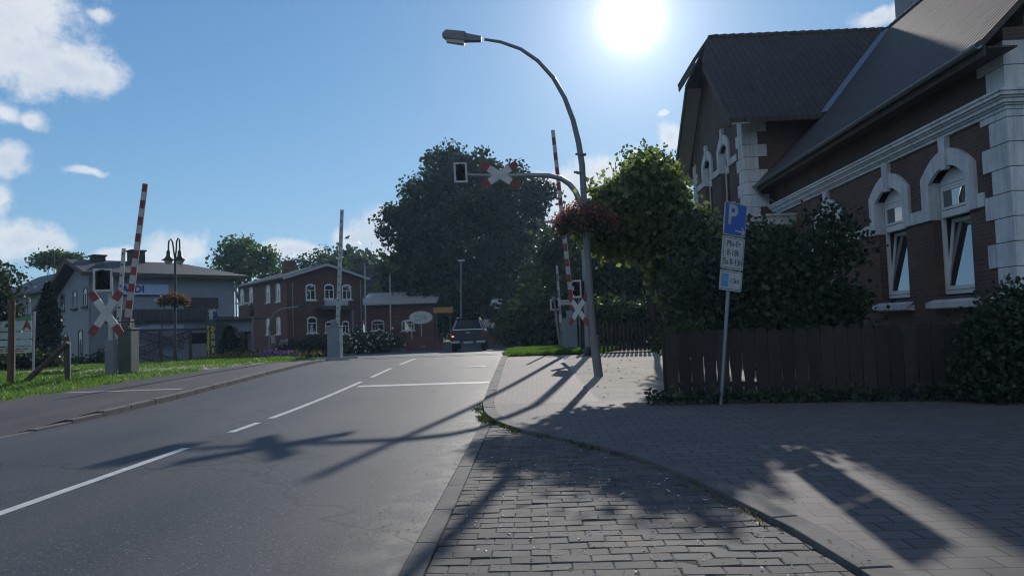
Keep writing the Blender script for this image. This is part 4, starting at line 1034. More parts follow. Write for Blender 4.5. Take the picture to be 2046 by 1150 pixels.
# ================================================================ trees and shrubs
def EL(lst, Y, dyf=1.0): return [E_(px, py, rx, ry, Y, rx * Y / F * dyf) for px, py, rx, ry in lst]
def gz(px, py, Y): p = at(px, py, Y); return Vector((p.x, Y, G(p.x, Y) + .03))
oak = EL([(930, 390, 90, 72), (890, 345, 42, 40), (955, 340, 45, 34), (1000, 360, 40, 34), (850, 400, 45, 50), (815, 450, 45, 45), (785, 455, 28, 26), (860, 480, 70, 60), (1015, 430, 70, 70), (1075, 400, 32, 34), (1085, 440, 22, 22), (930, 500, 110, 110), (800, 540, 40, 40), (790, 590, 32, 40), (830, 590, 50, 50), (1050, 530, 60, 80), (880, 620, 85, 50), (1000, 610, 85, 50), (940, 570, 85, 55), (960, 610, 60, 45), (900, 590, 60, 45)], 86)
tree('oak_tree', 'huge dark broad oak filling the middle of the skyline behind the pickup', gz(930, 690, 86), oak, 760, 120, .74, .40, M['l_oak'], .75, limbs=14)
# nearer climber-covered tree by the lot
lime = EL([(1282, 392, 80, 56), (1245, 425, 64, 52), (1362, 450, 52, 45), (1285, 352, 46, 34), (1320, 470, 100, 52), (1225, 470, 48, 34), (1395, 530, 55, 70), (1360, 560, 50, 50), (1340, 500, 60, 30)], 20.6, .62)
tree('lime_tree', 'bushy tree with pale heart shaped leaves overhanging the gravel lot', gz(1345, 700, 20.6), lime, 330, 36, .30, .17, M['l_lime'], .16, limbs=9, up=-.5, slim=.5, inner=.35)
tree('lime_tree', 'tall reddish topped tree rising behind the pale leaved tree, against the gable', gz(1310, 700, 29.5), EL([(1312, 350, 36, 42), (1285, 335, 28, 30), (1330, 430, 40, 60)], 29.5), 110, 42, .34, .17, M['l_light'], .13, limbs=6)
tree('garden_shrub', 'large dark shrub right behind the parking sign in front of the house', gz(1530, 780, 16.2), EL([(1480, 560, 62, 110), (1410, 590, 70, 90), (1560, 560, 60, 90), (1640, 560, 60, 80), (1690, 480, 30, 35), (1660, 455, 35, 25), (1560, 640, 90, 70), (1670, 640, 60, 60), (1540, 500, 50, 45)], 16.2, .6), 400, 52, .27, .11, M['l_dark'], .09, None, 'shrub', 7, .3)
tree('garden_shrub', 'dark overhanging shrub left of the parking sign below the pale leaved tree', gz(1420, 760, 18.6), EL([(1405, 480, 40, 55), (1395, 570, 45, 60), (1420, 640, 50, 55), (1390, 655, 35, 28)], 18.6, .6), 240, 48, .27, .11, M['l_dark'], .08, None, 'shrub', 6, .3)
tree('garden_shrub', 'small golden lit conifer bush peeping over the left end of the board fence', gz(1375, 700, 14.6), EL([(1385, 662, 24, 20), (1350, 675, 30, 12), (1322, 684, 14, 8), (1420, 690, 30, 20)], 14.6), 70, 50, .10, .055, M['l_hedge'], .03, None, 'shrub', 3, .2)
tree('garden_shrub', 'dark bushy shrub at the right edge in front of the house quoins', gz(2020, 800, 12.2), EL([(2010, 700, 60, 90), (2050, 640, 60, 60), (1985, 760, 50, 50), (2060, 740, 60, 80)], 12.2), 190, 60, .20, .085, M['l_dark'], .05, None, 'shrub', 4, .3)
tree('garden_shrub', 'low dark hedge along the house wall behind the board fence', gz(1800, 800, 14.4), EL([(1720, 720, 60, 60), (1800, 740, 60, 50), (1870, 730, 60, 55), (1940, 750, 50, 50)], 14.4, .6), 170, 50, .2, .09, M['l_dark'], .05, None, 'shrub', 4, .3)
# planting strip at the foot of the board fence
o = []
for i in range(1200): o.append((rnd.uniform(1.9, 7.8), rnd.gauss(13.3, .10), abs(rnd.gauss(0, .08))))
P = np.array(o); P[:, 1] -= (P[:, 0] - 2.3) * .155; P[:, 2] += .08
tag(struct(leaves_mesh('ground_cover', P, .09, M['l_dark'], None, .4), 'stuff'), 'low ground cover plants along the foot of the dark board fence', 'ground cover')
# garden behind the lot
for lab, px, Y, els, mm in (('dark bush behind the far picket fence left of the lamp pole', 1215, 36, [(1215, 648, 50, 36), (1180, 655, 30, 30)], 'l_far'),
        ('dark bush behind the far picket fence under the pale leaved tree', 1310, 36, [(1310, 645, 60, 36), (1360, 640, 40, 36)], 'l_dark')):
    tree('garden_bush', lab, gz(px, 690, Y), EL(els, Y), 150, 40, .45, .2, M[mm], .1, None, 'shrub', 4, .3)
# background trees behind the crossing, right of the oak
for lab, px, Y, els, mm, n_ in (
        ('dark tree between the oak and the tall street lamp', 1125, 62, [(1125, 500, 38, 60), (1090, 560, 45, 60), (1150, 470, 32, 45), (1145, 580, 40, 70)], 'l_far', 130),
        ('dark tree low behind the raised right barrier', 1065, 70, [(1060, 600, 50, 55), (1110, 620, 45, 45), (1020, 640, 30, 30)], 'l_far', 150),
        ('round sunlit shrub at the roadside right of the pickup', 1045, 58, [(1035, 650, 32, 26), (1075, 640, 32, 40)], 'l_hedge', 90),
        ('dark roadside shrub behind the grass verge', 1105, 56, [(1100, 665, 38, 30), (1145, 660, 38, 40), (1180, 650, 40, 45)], 'l_dark', 110),
        ('dark tree at the far end of the right verge behind the lamp', 1200, 52, [(1190, 570, 50, 80), (1230, 520, 50, 70), (1280, 570, 60, 80), (1335, 590, 60, 70)], 'l_far', 260)):
    tree('roadside_tree', lab, gz(px, 690, Y), EL(els, Y), n_, 46, .75, .38, M[mm], .2, 'trees beyond the crossing', limbs=5, inner=.3)
far = [(700, 140, [(700, 560, 40, 50), (745, 570, 35, 45)], 'dark wood edge tree right of the brick gable'), (770, 150, [(775, 575, 40, 60), (740, 590, 50, 40)], 'dark wood edge tree left of the oak'),
       (850, 150, [(850, 600, 60, 60)], 'distant tree low behind the oak trunk'), (960, 150, [(960, 610, 70, 60), (1010, 600, 60, 60)], 'distant tree behind the pickup'),
       (1080, 140, [(1080, 600, 70, 70)], 'distant tree behind the raised barrier'), (1180, 130, [(1170, 600, 70, 90)], 'distant tree behind the tall lamp pole')]
for px, Y, els, lab in far: tree('distant_tree', lab, gz(px, 680, Y), EL(els, Y), 110, 40, 1.9, 1.0, M['l_far'], .4, 'distant trees on the horizon', limbs=4, inner=.3)
tree('light_crowned_tree', 'loose light green tree rising behind the pale building roof', gz(490, 690, 92), EL([(490, 515, 50, 34), (455, 530, 34, 30), (530, 520, 30, 28), (475, 500, 34, 22), (500, 550, 60, 25), (545, 545, 22, 40)], 92), 120, 40, .62, .42, M['l_light'], .4, limbs=8)
tree('thin_crowned_tree', 'thin see-through tree top behind the brick gable', gz(645, 690, 110), EL([(655, 520, 32, 20), (620, 528, 26, 12), (600, 532, 20, 8), (670, 540, 25, 20)], 110), 60, 26, .8, .4, M['l_far'], .25, limbs=6)
tree('thin_crowned_tree', 'low tree top behind the ridge of the pale building, left of the gable', gz(110, 690, 85), EL([(115, 518, 26, 10), (90, 520, 18, 8), (140, 520, 20, 8)], 85), 60, 36, .5, .35, M['l_light'], .2, limbs=4)
tree('edge_tree', 'dark leafy tree at the left edge of the view above the notice board', gz(-45, 760, 27), EL([(-30, 570, 48, 60), (-10, 640, 34, 40), (-70, 600, 60, 90), (-25, 690, 30, 30)], 27), 170, 50, .34, .15, M['l_dark'], .12, limbs=5)

# ================================================================ level crossing, left side
sb = Vector((at(222, 752, 24.5).x, 24.5, 0)); sb.z = G(sb.x, 24.5) + .05
c2 = thing('crossing_signal', 'two lamp crossing signal with upright red and white cross on the left lawn', 'railway signal', sb)
MB().tube([(0, 0, -.2), (0, 0, 3.2)], .075, 12).build('post', M['lgrey'], c2, smooth=True)
MB().box(-.16, .16, -.10, .10, -.1, 1.15).build('post_casing', M['grey'], c2, bevel=.03)
n3 = Vector((.2, -1, 0)).normalized(); r3 = Vector((1, .2, 0)).normalized()
signal_head(c2, at(209, 560, 24.4) - sb + n3 * .16, r3, Z1, n3, .58, .74)
cross_sign(c2, at(214, 625, 24.4) - sb + n3 * .12, r3, Z1, n3, .90, 1.36, .235)
MB().beam((-.5, .1, 1.72), (.95, .1, 1.72), .04, .04).build('cross_rail', M['black'], c2)
lb = Vector((at(257, 752, 25.4).x, 25.4, 0)); lb.z = G(lb.x, 25.4) + .05
barrier('barrier', 'red and white striped barrier boom raised on a mossy housing at the left', lb, (.44, .55, 1.45), M['green_grey'], at(253, 650, 25.3), at(290, 367, 25.3), .19, 17, M['white'], M['red'], 'raised crossing barriers', facing=(.1, -1, 0))
lq = Vector((at(234, 740, 26.6).x, 26.6, 0)); lq.z = G(lq.x, 26.6) + .05
barrier('barrier', 'short grey footpath barrier boom with rivets between left signal and striped boom', lq, (.3, .3, .9), M['green_grey'], at(233, 690, 26.5), at(247, 496, 26.5), .14, 9, M['lgrey'], M['lgrey'], 'raised crossing barriers', True, facing=(.1, -1, 0))
fbz = Vector((at(670, 712, 34.3).x, 34.3, 0)); fbz.z = G(fbz.x, 34.3) + .05
barrier('barrier', 'pale barrier boom seen from behind with row of rivets before the brick house', fbz, (.56, .6, 1.3), M['blue_grey'], at(674, 655, 34.2), at(683, 419, 34.2), .17, 15, M['lgrey'], M['lgrey'], 'raised crossing barriers', True)
# wooden posts on the lawn
wp = at(21, 776, 22.5); wp.z = G(wp.x, 22.5) + .05; t_ = at(24, 600, 22.5)
p_ = thing('wooden_post', 'tall rusty brown post at the left edge in front of the notice board', 'post', wp)
MB().tube([(0, 0, -.2), t_ - wp], [.095, .085], 10).build('post', M['rust_wood'], p_, smooth=True)
wq = at(136, 764, 23.5); wq.z = G(wq.x, 23.5) + .05
p_ = thing('wooden_post', 'short dark wooden post propped by a slanting brace on the lawn', 'post', wq)
MB().tube([(0, 0, -.2), at(133, 672, 23.5) - wq], [.09, .085], 10).build('post', M['wood'], p_, smooth=True)
MB().tube([at(45, 768, 23.3) - wq, at(136, 684, 23.4) - wq], [.085, .075], 10).build('brace', M['wood'], p_, smooth=True)
k = MB(); k.box(.092, .11, -.06, -.03, .0, 1.15); k.build('steel_strip', M['lgrey'], p_)
# notice board
nb = at(66, 735, 26.5); nb.z = G(nb.x, 26.5) + .03
nbT = thing('notice_board', 'slope topped notice board with stacked strips and a red letter, at the left edge', 'sign', nb)
def nbp(px, py): return at(px, py, 26.5) - nb
MB().tube([(0, 0, -.2), nbp(69, 622)], .035, 8).build('post', M['lgrey'], nbT, smooth=True)
MB().tube([Vector((nbp(28, 700).x, 0, -.2)), nbp(28, 645)], .035, 8).build('post', M['lgrey'], nbT, smooth=True)
x0, x1 = nbp(-40, 660).x, nbp(65, 660).x
zz = [nbp(30, y).z for y in (641, 661, 663, 677, 679, 691, 693, 705)]
M['strip'] = mat('pale_strip', (.38, .44, .42), .6, .15, 4, 0)
for i, (a, b_) in enumerate(((0, 1), (2, 3), (4, 5), (6, 7))):
    sp = MB().box(x0, x1, -.06, -.03, zz[b_], zz[a]).build('strip', M['strip'], nbT)
    k = MB()
    for j in range(2):
        xx = x0 + .25
        while xx < x1 - .3:
            wd = rnd.uniform(.08, .22); zc = zz[b_] + (zz[a] - zz[b_]) * (.35 + .32 * j); k.box(xx, xx + wd, -.064, -.0605, zc - .018, zc + .018); xx += wd + .05
    k.build('faded_lettering', M['palegrey'] if i < 3 else M['red'], sp)
MB().prism([(x0, -.06, zz[0] + .01), (x1, -.06, zz[0] + .01), (x1, -.06, nbp(65, 628).z), (x0, -.06, nbp(0, 650).z)], (0, .03, 0)).build('header_strip', mat('green_header', (.10, .22, .12), .6), nbT)
text('red_letter', 'A', .40, nbp(56, 650) + Vector((0, -.066, 0)), X1, Z1, M['red'], nbT, bold=.02)
# double armed heritage lamp with basket
hl = at(350, 733, 33); hl.z = G(hl.x, 33)
h_ = thing('heritage_lamp', 'dark old fashioned street lamp with two bell shades and gooseneck arms', 'street lamp', hl)
tp = at(350, 510, 33) - hl
MB().tube([(0, 0, -.2), (0, 0, .9), (0, 0, .95), tp], [.09, .08, .055, .05], 12).build('pole', M['black'], h_, smooth=True)
for pth, sx_ in ((((350, 520), (347, 500), (345, 484), (341, 477), (337.5, 481), (336.5, 492), (336.5, 504)), 336.5), (((350, 520), (352, 500), (353, 482), (356, 475), (358.5, 479), (359, 490), (359, 503)), 359)):
    P_ = [at(x, y, 33) - hl for x, y in pth]; ar = MB().tube(P_, .035, 8).build('gooseneck_arm', M['black'], h_, smooth=True)
    c = at(sx_, 519, 33) - hl
    MB().lathe([(.05, .42), (.08, .36), (.09, .18), (.15, .08), (.27, .0), (.28, -.02), (.24, -.02)], c, 20).build('shade', M['black'], ar, smooth=True)
    MB().lathe([(.17, -.02), (.16, -.10), (.10, -.17), (.02, -.2)], c, 16).build('glass_bowl', M['bowl'], ar, smooth=True)
basket('rust coloured flower basket round the old fashioned lamp pole', at(347, 600, 33), .58, .62, M['l_rust'], 900, .07, .085)

# ================================================================ pale plastered building
A2 = at(183, 700, 46); A2.z = 0; B2 = at(470, 700, 53); rzA = math.atan2(B2.y - A2.y, B2.x - A2.x)
pb_ = thing('plaster_building', 'pale plastered two storey building with dark hipped roof at the left', 'building', (A2.x, A2.y, 0), rzA)
PMI = PM[pb_.name].inverted()
def loc_on(px, py, axis, val, T=None):
    inv = (T or PMI); o = inv @ Vector((0, 0, CH)); d = inv.to_3x3() @ ray(px, py); s = (val - o[axis]) / d[axis]; return o + d * s
LEN = (B2.xy - A2.xy).length; WID = 7.2; gb = -1.0
ez = loc_on(330, 549, 1, 0).z; pk = loc_on(140, 520, 0, -.7)
wz = loc_on(70, 583, 0, .5).z; lo_, hi_ = 0.0, 200.0
for _ in range(40):                                     # where the near end of the wing ridge stands in view
    md = (lo_ + hi_) / 2
    if loc_on(md, 529, 0, 3.4).y > WID + 1.4: lo_ = md
    else: hi_ = md
wr = loc_on(md, 529, 0, 3.4).z
RY, RZ2 = 2.1, pk.z + .15
mb = MB(); mb.box(.3, LEN, 0, WID, gb, ez - .9); mb.box(.3, LEN, 0, .3, ez - .9, ez); mb.box(LEN - .3, LEN, .3, WID, ez - .9, ez - .1); mb.box(0, .3, 0, WID, gb, gb + 1)
mb.prism([(0, 0, ez), (0, RY, RZ2 - .35), (0, WID, RZ2 - (WID - RY) * .46 - .4), (0, WID, gb + 1), (0, 0, gb + 1)], (.3, 0, 0))
mb.box(-4.5, 3.0, WID, WID + 7.5, gb, ez - 1.0) if False else mb.box(.5, 6.6, WID, WID + 13.5, gb, wz)
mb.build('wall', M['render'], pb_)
mb = MB()
e = .75; zE = ez + .12
slab(mb, [(-.7, -e, zE - .1), (LEN + e, -e, zE - .1), (LEN - 2.8, RY, RZ2), (-.7, RY, RZ2)], .16)
slab(mb, [(LEN + e, -e, zE - .1), (LEN + e, WID + e, zE - .1), (LEN - 2.8, RY, RZ2)], .16)
slab(mb, [(-.7, RY, RZ2), (LEN - 2.8, RY, RZ2), (LEN + e, WID + e, zE - .1), (-.7, WID + 1.2, RZ2 - (WID + 1.2 - RY) * .46)], .16)
slab(mb, [(-.1, WID - .5, wz - .05), (3.4, WID + 1.4, wr), (3.4, WID + 14, wr), (-.1, WID + 14, wz - .05)], .14); slab(mb, [(7.0, WID - .5, wz - .05), (7.0, WID + 14, wz - .05), (3.4, WID + 14, wr), (3.4, WID + 1.4, wr)], .14)
mb.build('roof', M['roof_dark'], pb_)
k = MB(); k.beam((-.73, -e, zE - .22), (-.73, RY, RZ2 - .12), .05, .26); k.beam((-.73, WID + 1.2, RZ2 - (WID + 1.2 - RY) * .46 - .12), (-.73, RY, RZ2 - .12), .05, .26); k.beam((-.7, -e - .02, zE - .24), (LEN + e, -e - .02, zE - .24), .06, .2)
k.each('bargeboard', M['wood'], pb_)
for px, py, s, hgt in ((272, 523, .42, .65), (195, 522, .34, .22)):
    c = loc_on(px, py, 1, RY + .1); MB().box(c.x - s, c.x + s, RY - .3, RY + .5, RZ2 - .6, RZ2 + hgt).box(c.x - s - .08, c.x + s + .08, RY - .38, RY + .58, RZ2 + hgt, RZ2 + hgt + .1).build('chimney', M['tank'], pb_)
c = loc_on(108, 500, 0, 1.0); MB().tube([(c.x, c.y, RZ2 - 1.5), (c.x, c.y, c.z)], .03, 6).build('antenna', M['black'], pb_)
def pwin(axis, val, px, py0, py1, wd, parent, T=None, frame='wframe', arched=True, sillm='stone', depth=.05, lintel=None, nm='window'):
    """window centred at pixel px between heights py0 (top) and py1 (bottom) on a wall plane of the parent"""
    a, b_ = loc_on(px, py0, axis, val, T), loc_on(px, py1, axis, val, T); u = a[1 - axis]; zt, zb = a.z, b_.z; h = wd / 2
    def P3(uu, dd, z): return (val - dd, uu, z) if axis == 0 else (uu, val - dd, z)
    def bx(mb, u0, u1, d0, d1, z0, z1):
        p, q = P3(u0, d0, z0), P3(u1, d1, z1); return mb.box(min(p[0], q[0]), max(p[0], q[0]), min(p[1], q[1]), max(p[1], q[1]), z0, z1)
    f_ = MB(); fw = .075
    bx(f_, u - h, u - h + fw, -.02, depth, zb, zt); bx(f_, u + h - fw, u + h, -.02, depth, zb, zt)
    bx(f_, u - h + fw, u + h - fw, -.02, depth, zb, zb + fw); bx(f_, u - .03, u + .03, -.02, depth - .01, zb + fw, zb + (zt - zb) * .66)
    bx(f_, u - h + fw, u + h - fw, -.02, depth, zb + (zt - zb) * .66, zb + (zt - zb) * .66 + .06)
    if arched:
        arc = [(u - h + wd * i / 10, zt - .02 + .16 * (1 - (2 * i / 10 - 1) ** 2)) for i in range(11)]
        f_.strip([P3(x, -.02, z - .10) for x, z in arc], [P3(x, -.02, z + .04) for x, z in arc], Vector(P3(0, depth, 0)) - Vector(P3(0, -.02, 0)))
    else: bx(f_, u - h + fw, u + h - fw, -.02, depth, zt - fw, zt)
    fr = f_.build(nm, M[frame], parent)
    bx(MB(), u - h + .02, u + h - .02, -.015, .012, zb + .02, zt + (.08 if arched else -.02)).build('pane', M['glass'], fr)
    bx(MB(), u - h - .12, u + h + .12, -.02, .13, zb - .11, zb - .002).build('sill', M[sillm], fr)
    return fr
for px, y0_, y1_ in ((125, 591, 620), (150, 583, 616), (171, 577, 612)): pwin(0, 0, px, y0_, y1_, .8, pb_, frame='grey', sillm='tank')
for px, y0_, y1_ in ((161, 662, 712), (131, 668, 714)): pwin(0, 0, px, y0_, y1_, .8, pb_, frame='grey', sillm='tank')
for px, y0_, y1_ in ((60, 593, 628), (82, 590, 624)): pwin(0, .5, px, y0_, y1_, 1.0, pb_, frame='grey', sillm='tank', arched=False)
k = MB(); k.tube([(-.08, .12, gb), (-.08, .12, ez - .3)], .05, 8); k.tube([(LEN + .07, -.1, gb), (LEN + .07, -.1, ez - .2)], .05, 8); k.each('downpipe', M['steel'], pb_, smooth=True)
# shop sign on the upper wall
s0, s1 = loc_on(235, 568, 1, 0), loc_on(335, 590, 1, 0); sgc = (s0 + s1) / 2; sw = s1.x - s0.x; sh = abs(loc_on(285, 568, 1, 0).z - loc_on(285, 591, 1, 0).z)
sg = thing('shop_sign', 'long white shop sign with big dark blue letters on the upper pale wall', 'sign', PM[pb_.name] @ Vector((sgc.x, -.05, sgc.z)), rzA)
MB().box(-sw / 2, sw / 2, -.08, .04, -sh / 2, sh / 2).build('sign_panel', mat('sign_panel', (.45, .55, .75), .5, .1, 3, 0), sg, bevel=.01)
MB().box(-sw / 2, sw / 2, -.09, -.081, -sh / 2, -sh / 2 + .07).build('blue_line', M['navy'], sg)
text('lettering', 'ALDI', sh * .78, (-sw * .22, -.086, .03), X1, Z1, M['navy'], sg, sx=1.15, bold=.02)
text('lettering', 'MARKT', sh * .38, (sw * .28, -.086, .0), X1, Z1, M['palegrey'], sg)
# dark fascia boards and single storey extension
k = MB(); a, b_ = loc_on(369, 594, 1, -.1), loc_on(436, 616, 1, -.1); k.box(a.x, b_.x, -.14, -.002, b_.z, a.z); k.build('blank_fascia', M['tank'], pb_)
DY = -2.6
ex0, ex1 = loc_on(262, 700, 1, DY).x, loc_on(508, 700, 1, DY).x; exz = loc_on(380, 640, 1, DY).z
fz = loc_on(330, 617, 1, DY - .5).z
mb = MB(); d0, d1 = loc_on(473, 700, 1, DY).x, loc_on(503, 700, 1, DY).x; dzt = loc_on(488, 662, 1, DY).z
mb.box(ex0, d0, DY, -.01, gb, exz); mb.box(d0, d1, DY, -.01, dzt, exz); mb.box(d1, ex1, DY, -.01, gb, exz); mb.box(d0, d1, DY + .5, -.01, gb, dzt)
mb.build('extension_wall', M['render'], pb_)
rx0 = loc_on(252, 700, 1, DY).x; rx1 = loc_on(418, 640, 1, DY).x; rx2 = loc_on(522, 640, 1, DY).x
MB().box(rx0, rx1, DY - .55, -.012, exz, fz).build('flat_roof', M['roof_dark'], pb_, bevel=.02)
MB().prism([(rx1 + .002, DY - .5, exz), (rx2, DY - .5, exz), (rx2, DY - .5, exz + .10), (rx1 + .002, DY - .5, exz + .26)], (0, 2.4, 0)).build('flat_roof', M['roof_grey'], pb_)
MB().box(d0 + .05, d1 - .05, DY + .44, DY + .495, gb, dzt - .05).build('entrance_door', M['dglass'], pb_)
MB().box(d1 + .02, ex1 - .02, DY - .012, DY - .001, gb, loc_on(510, 685, 1, DY).z).build('blue_base', M['navy'], pb_)
k = MB(); a, b_ = loc_on(428, 638, 1, DY - .4), loc_on(468, 662, 1, DY - .4)
k.prism([(a.x, DY, a.z - .1), (b_.x, DY, a.z - .6), (b_.x, DY, b_.z), (a.x, DY, b_.z)], (0, -.9, 0)); k.build('awning', M['tank'], pb_)
k = MB(); a, b_ = loc_on(382, 665, 1, DY), loc_on(414, 685, 1, DY); k.box(a.x, b_.x, DY - .04, DY - .001, b_.z, a.z); k.build('shop_window', M['dglass'], pb_)
k = MB(); a, b_ = loc_on(275, 646, 1, DY), loc_on(372, 658, 1, DY); k.box(a.x, b_.x, DY - .05, DY - .001, b_.z, a.z); pbn = k.build('picture_band', mat('picture_band', (.14, .16, .22), .6, .5, 2, 0, c2=(.3, .32, .4)), pb_)
k = MB()
for i in range(4):
    c = a.lerp(b_, .12 + .24 * i); k.lathe([(.01, 0), (.26 + .1 * (i % 2), .0), (.01, .3)], (0, 0, 0), 12) if False else k.box(c.x - .3 - .12 * (i % 2), c.x + .3, DY - .056, DY - .051, b_.z + .06, b_.z + .26 + .08 * (i % 2))
k.build('faded_picture', M['palegrey'], pbn)
# beam, posts and hay-cart ladders decorating the wall
ld = -3.25
tl = PM[pb_.name]
bt0, bt1 = loc_on(266, 660, 1, ld), loc_on(418, 657, 1, ld)
tr_ = thing('trellis', 'dark timber beam on posts in front of the pale shop wall', 'trellis', tl @ Vector((bt0.x, ld, -.6)), rzA)
k = MB(); k.beam((0, 0, bt0.z + .6), (bt1.x - bt0.x, 0, bt1.z + .6), .14, .14); k.build('beam', M['wood'], tr_)
for px in (321, 381):
    c = loc_on(px, 700, 1, ld); MB().box(c.x - bt0.x - .07, c.x - bt0.x + .07, -.07, .07, -.4, bt0.z + .52).build('post', M['wood'], tr_)
def ladder(lab, p0, p1, w, n):
    a, b_ = loc_on(*p0, 1, ld + .35), loc_on(*p1, 1, ld + .35)
    t = thing('wooden_ladder', lab, 'ladder', tl @ a, rzA, 'old cart ladders on the shop wall'); d = b_ - a; s = Vector((-d.z, 0, d.x)).normalized() * (w / 2)
    for q in (s, -s): MB().beam(q, d + q, .06, .06, (0, 1, 0)).build('side_rail', M['wood'], t)
    for i in range(n):
        c = d * ((i + .5) / n); MB().tube([c - s * .97, c + s * .97], .022, 6).build('rung', M['wood'], t)
ladder('dark cart ladder slanting down to the right below the beam', (262, 664), (370, 690), .40, 13)
ladder('dark cart ladder slanting up to the right across the other two', (276, 702), (378, 667), .40, 12)
ladder('lowest dark cart ladder slanting down near the ground', (276, 706), (368, 728), .44, 11)
# vertical lettered pillar
vb = at(425, 726, 38); vb.z = G(vb.x, 38) - .05
vp = thing('advertising_pillar', 'narrow dark advertising pillar with yellow letters running down it, round emblem on top', 'sign', vb, R(-18))
k0 = 38 / F; hz_ = at(425, 637, 38).z - vb.z; wv_ = 23 * k0 / 2
MB().box(-wv_, wv_, -.10, .10, .12, hz_).build('pillar_panel', mat('dark_panel', (.03, .045, .035), .5), vp, bevel=.01)
MB().box(-wv_ * .7, wv_ * .7, -.06, .06, -.2, .12).build('foot', M['black'], vp)
cz = hz_ + .22
MB().prism([(.26 * math.cos(t), -.06, cz + .30 * math.sin(t)) for t in [2 * math.pi * i / 24 for i in range(24)]], (0, .12, 0)).build('emblem', M['navy'], vp)
em = MB(); em.prism([(.13 * math.cos(t), -.075, cz - .02 + .12 * math.sin(t)) for t in [2 * math.pi * i / 18 for i in range(18)]], (0, .012, 0))
em.prism([(x, -.076, z + cz) for x, z in ((-.11, .08), (.11, .08), (.17, .2), (.08, .25), (-.08, .25), (-.17, .2))], (0, .012, 0)); em.prism([(x, -.076, z + cz) for x, z in ((-.15, -.25), (.15, -.25), (.06, -.15), (-.06, -.15))], (0, .012, 0))
em.build('emblem_figure', M['white'], vp)
for i, ch in enumerate('PIZZERIA'): text('letter', ch, .24, (-wv_ * .55, -.104, hz_ - .42 - i * (hz_ - .75) / 7.4), X1, Z1, M['yellow'], vp, bold=.008)
for i, ch in enumerate('D\u00d6NER'): text('letter', ch, .33, (wv_ * .45, -.104, hz_ - .50 - i * (hz_ - .8) / 4.25), X1, Z1, M['yellow'], vp, sx=.85, bold=.012)

# conifers and planting on the left
def conifer(name, lab, px, y0_, y1_, wpx, Y):
    b_ = at(px, y1_, Y); b_.z = G(b_.x, Y); top_ = at(px, y0_, Y).z; H_ = top_ - b_.z; r_ = wpx / 2 * Y / F
    t = thing(name, lab, 'conifer', b_); n = 5200; z = rng.uniform(0, 1, n) ** .9; rr_ = r_ * np.clip(np.minimum(1, (1 - z) * 2.4) * (.75 + .25 * np.minimum(1, z * 6)), .04, 1) * rng.uniform(.5, 1.06, n) ** .5; a = rng.uniform(0, 6.283, n)
    rr_ = rr_ * (1 + .12 * np.sin(a * 3 + z * 9))
    leaves_mesh('crown', np.stack([rr_ * np.cos(a), rr_ * np.sin(a), z * H_], 1), .22, M['l_thuja'], t, .8, .3)
    MB().tube([(0, 0, -.1), (0, 0, H_ * .8)], [.1, .03], 7).build('trunk', M['bark'], t, smooth=True); return t
conifer('columnar_conifer', 'tall dark columnar conifer in front of the pale gable', 97, 570, 742, 42, 38)
conifer('columnar_conifer', 'short dark egg shaped conifer beside the shop entrance', 458, 657, 728, 34, 42)
for lab, px, py, Y, els, mm, nn_ in (
     ('low dark shrub bed with dry stems left of the purple flowers', 490, 722, 36, [(470, 724, 26, 9), (510, 722, 24, 9), (490, 718, 20, 8)], 'l_hedge', 60),
     ('dark bushes at the foot of the pale gable', 190, 730, 41, [(180, 728, 14, 12), (205, 722, 12, 16), (150, 735, 20, 8)], 'l_dark', 60),
     ('dark hedge in front of the brick gable left of the far barrier', 620, 700, 55, [(600, 695, 26, 22), (640, 692, 26, 24), (575, 702, 20, 16)], 'l_dark', 80),
     ('dark hedge with pale blossoms right of the far barrier housing', 725, 690, 52, [(705, 686, 22, 24), (740, 690, 26, 22), (770, 688, 22, 26)], 'l_dark', 90),
     ('dark hedge below the oval sign', 800, 690, 60, [(790, 690, 26, 18), (760, 695, 26, 14)], 'l_dark', 50),
     ('dark bushes under the notice board', 40, 735, 30, [(20, 722, 50, 14), (90, 728, 30, 14), (-30, 725, 40, 20)], 'l_dark', 90)):
    tree('low_shrub', lab, gz(px, py, Y), EL(els, Y, .6), nn_, 46, .3, .16, M[mm], .03, None, 'shrub', 3, .2)
c = at(548, 717, 35.5); P = rng.normal(0, 1, (700, 3)) * [.42, .35, .07] + [c.x, 35.5, G(c.x, 35.5) + .22]
fbed = thing('flower_bed', 'patch of purple flowers at the roadside below the brick house', 'flowers', (c.x, 35.5, G(c.x, 35.5)))
off = np.array([c.x, 35.5, G(c.x, 35.5)])
leaves_mesh('blossoms', P - off, .11, M['l_purple'], fbed, .3, .5); leaves_mesh('foliage', P - off - [0, 0, .1], .16, M['l_hedge'], fbed, .7, .25)
P = rng.normal(0, 1, (1500, 3)) * [1.3, .5, .0] + [at(500, 715, 36).x, 36, 0]; P[:, 2] = [G(x, y) + .1 for x, y in P[:, :2]]
tag(struct(leaves_mesh('wild_plants', P, .30, M['l_dry'], None, 2.2, .07), 'stuff'), 'tall dry wild plants behind the kerb left of the purple flowers', 'plants')
c = at(735, 668, 50); P = rng.normal(0, 1, (110, 3)) * [1.3, .3, .45] + [c.x, 49.2, c.z - .2]
fbl = leaves_mesh('blossoms', P, .13, M['l_white'], None, .2, .5); tag(struct(fbl, 'stuff'), 'scattered white blossoms on the hedge right of the far barrier', 'flowers')

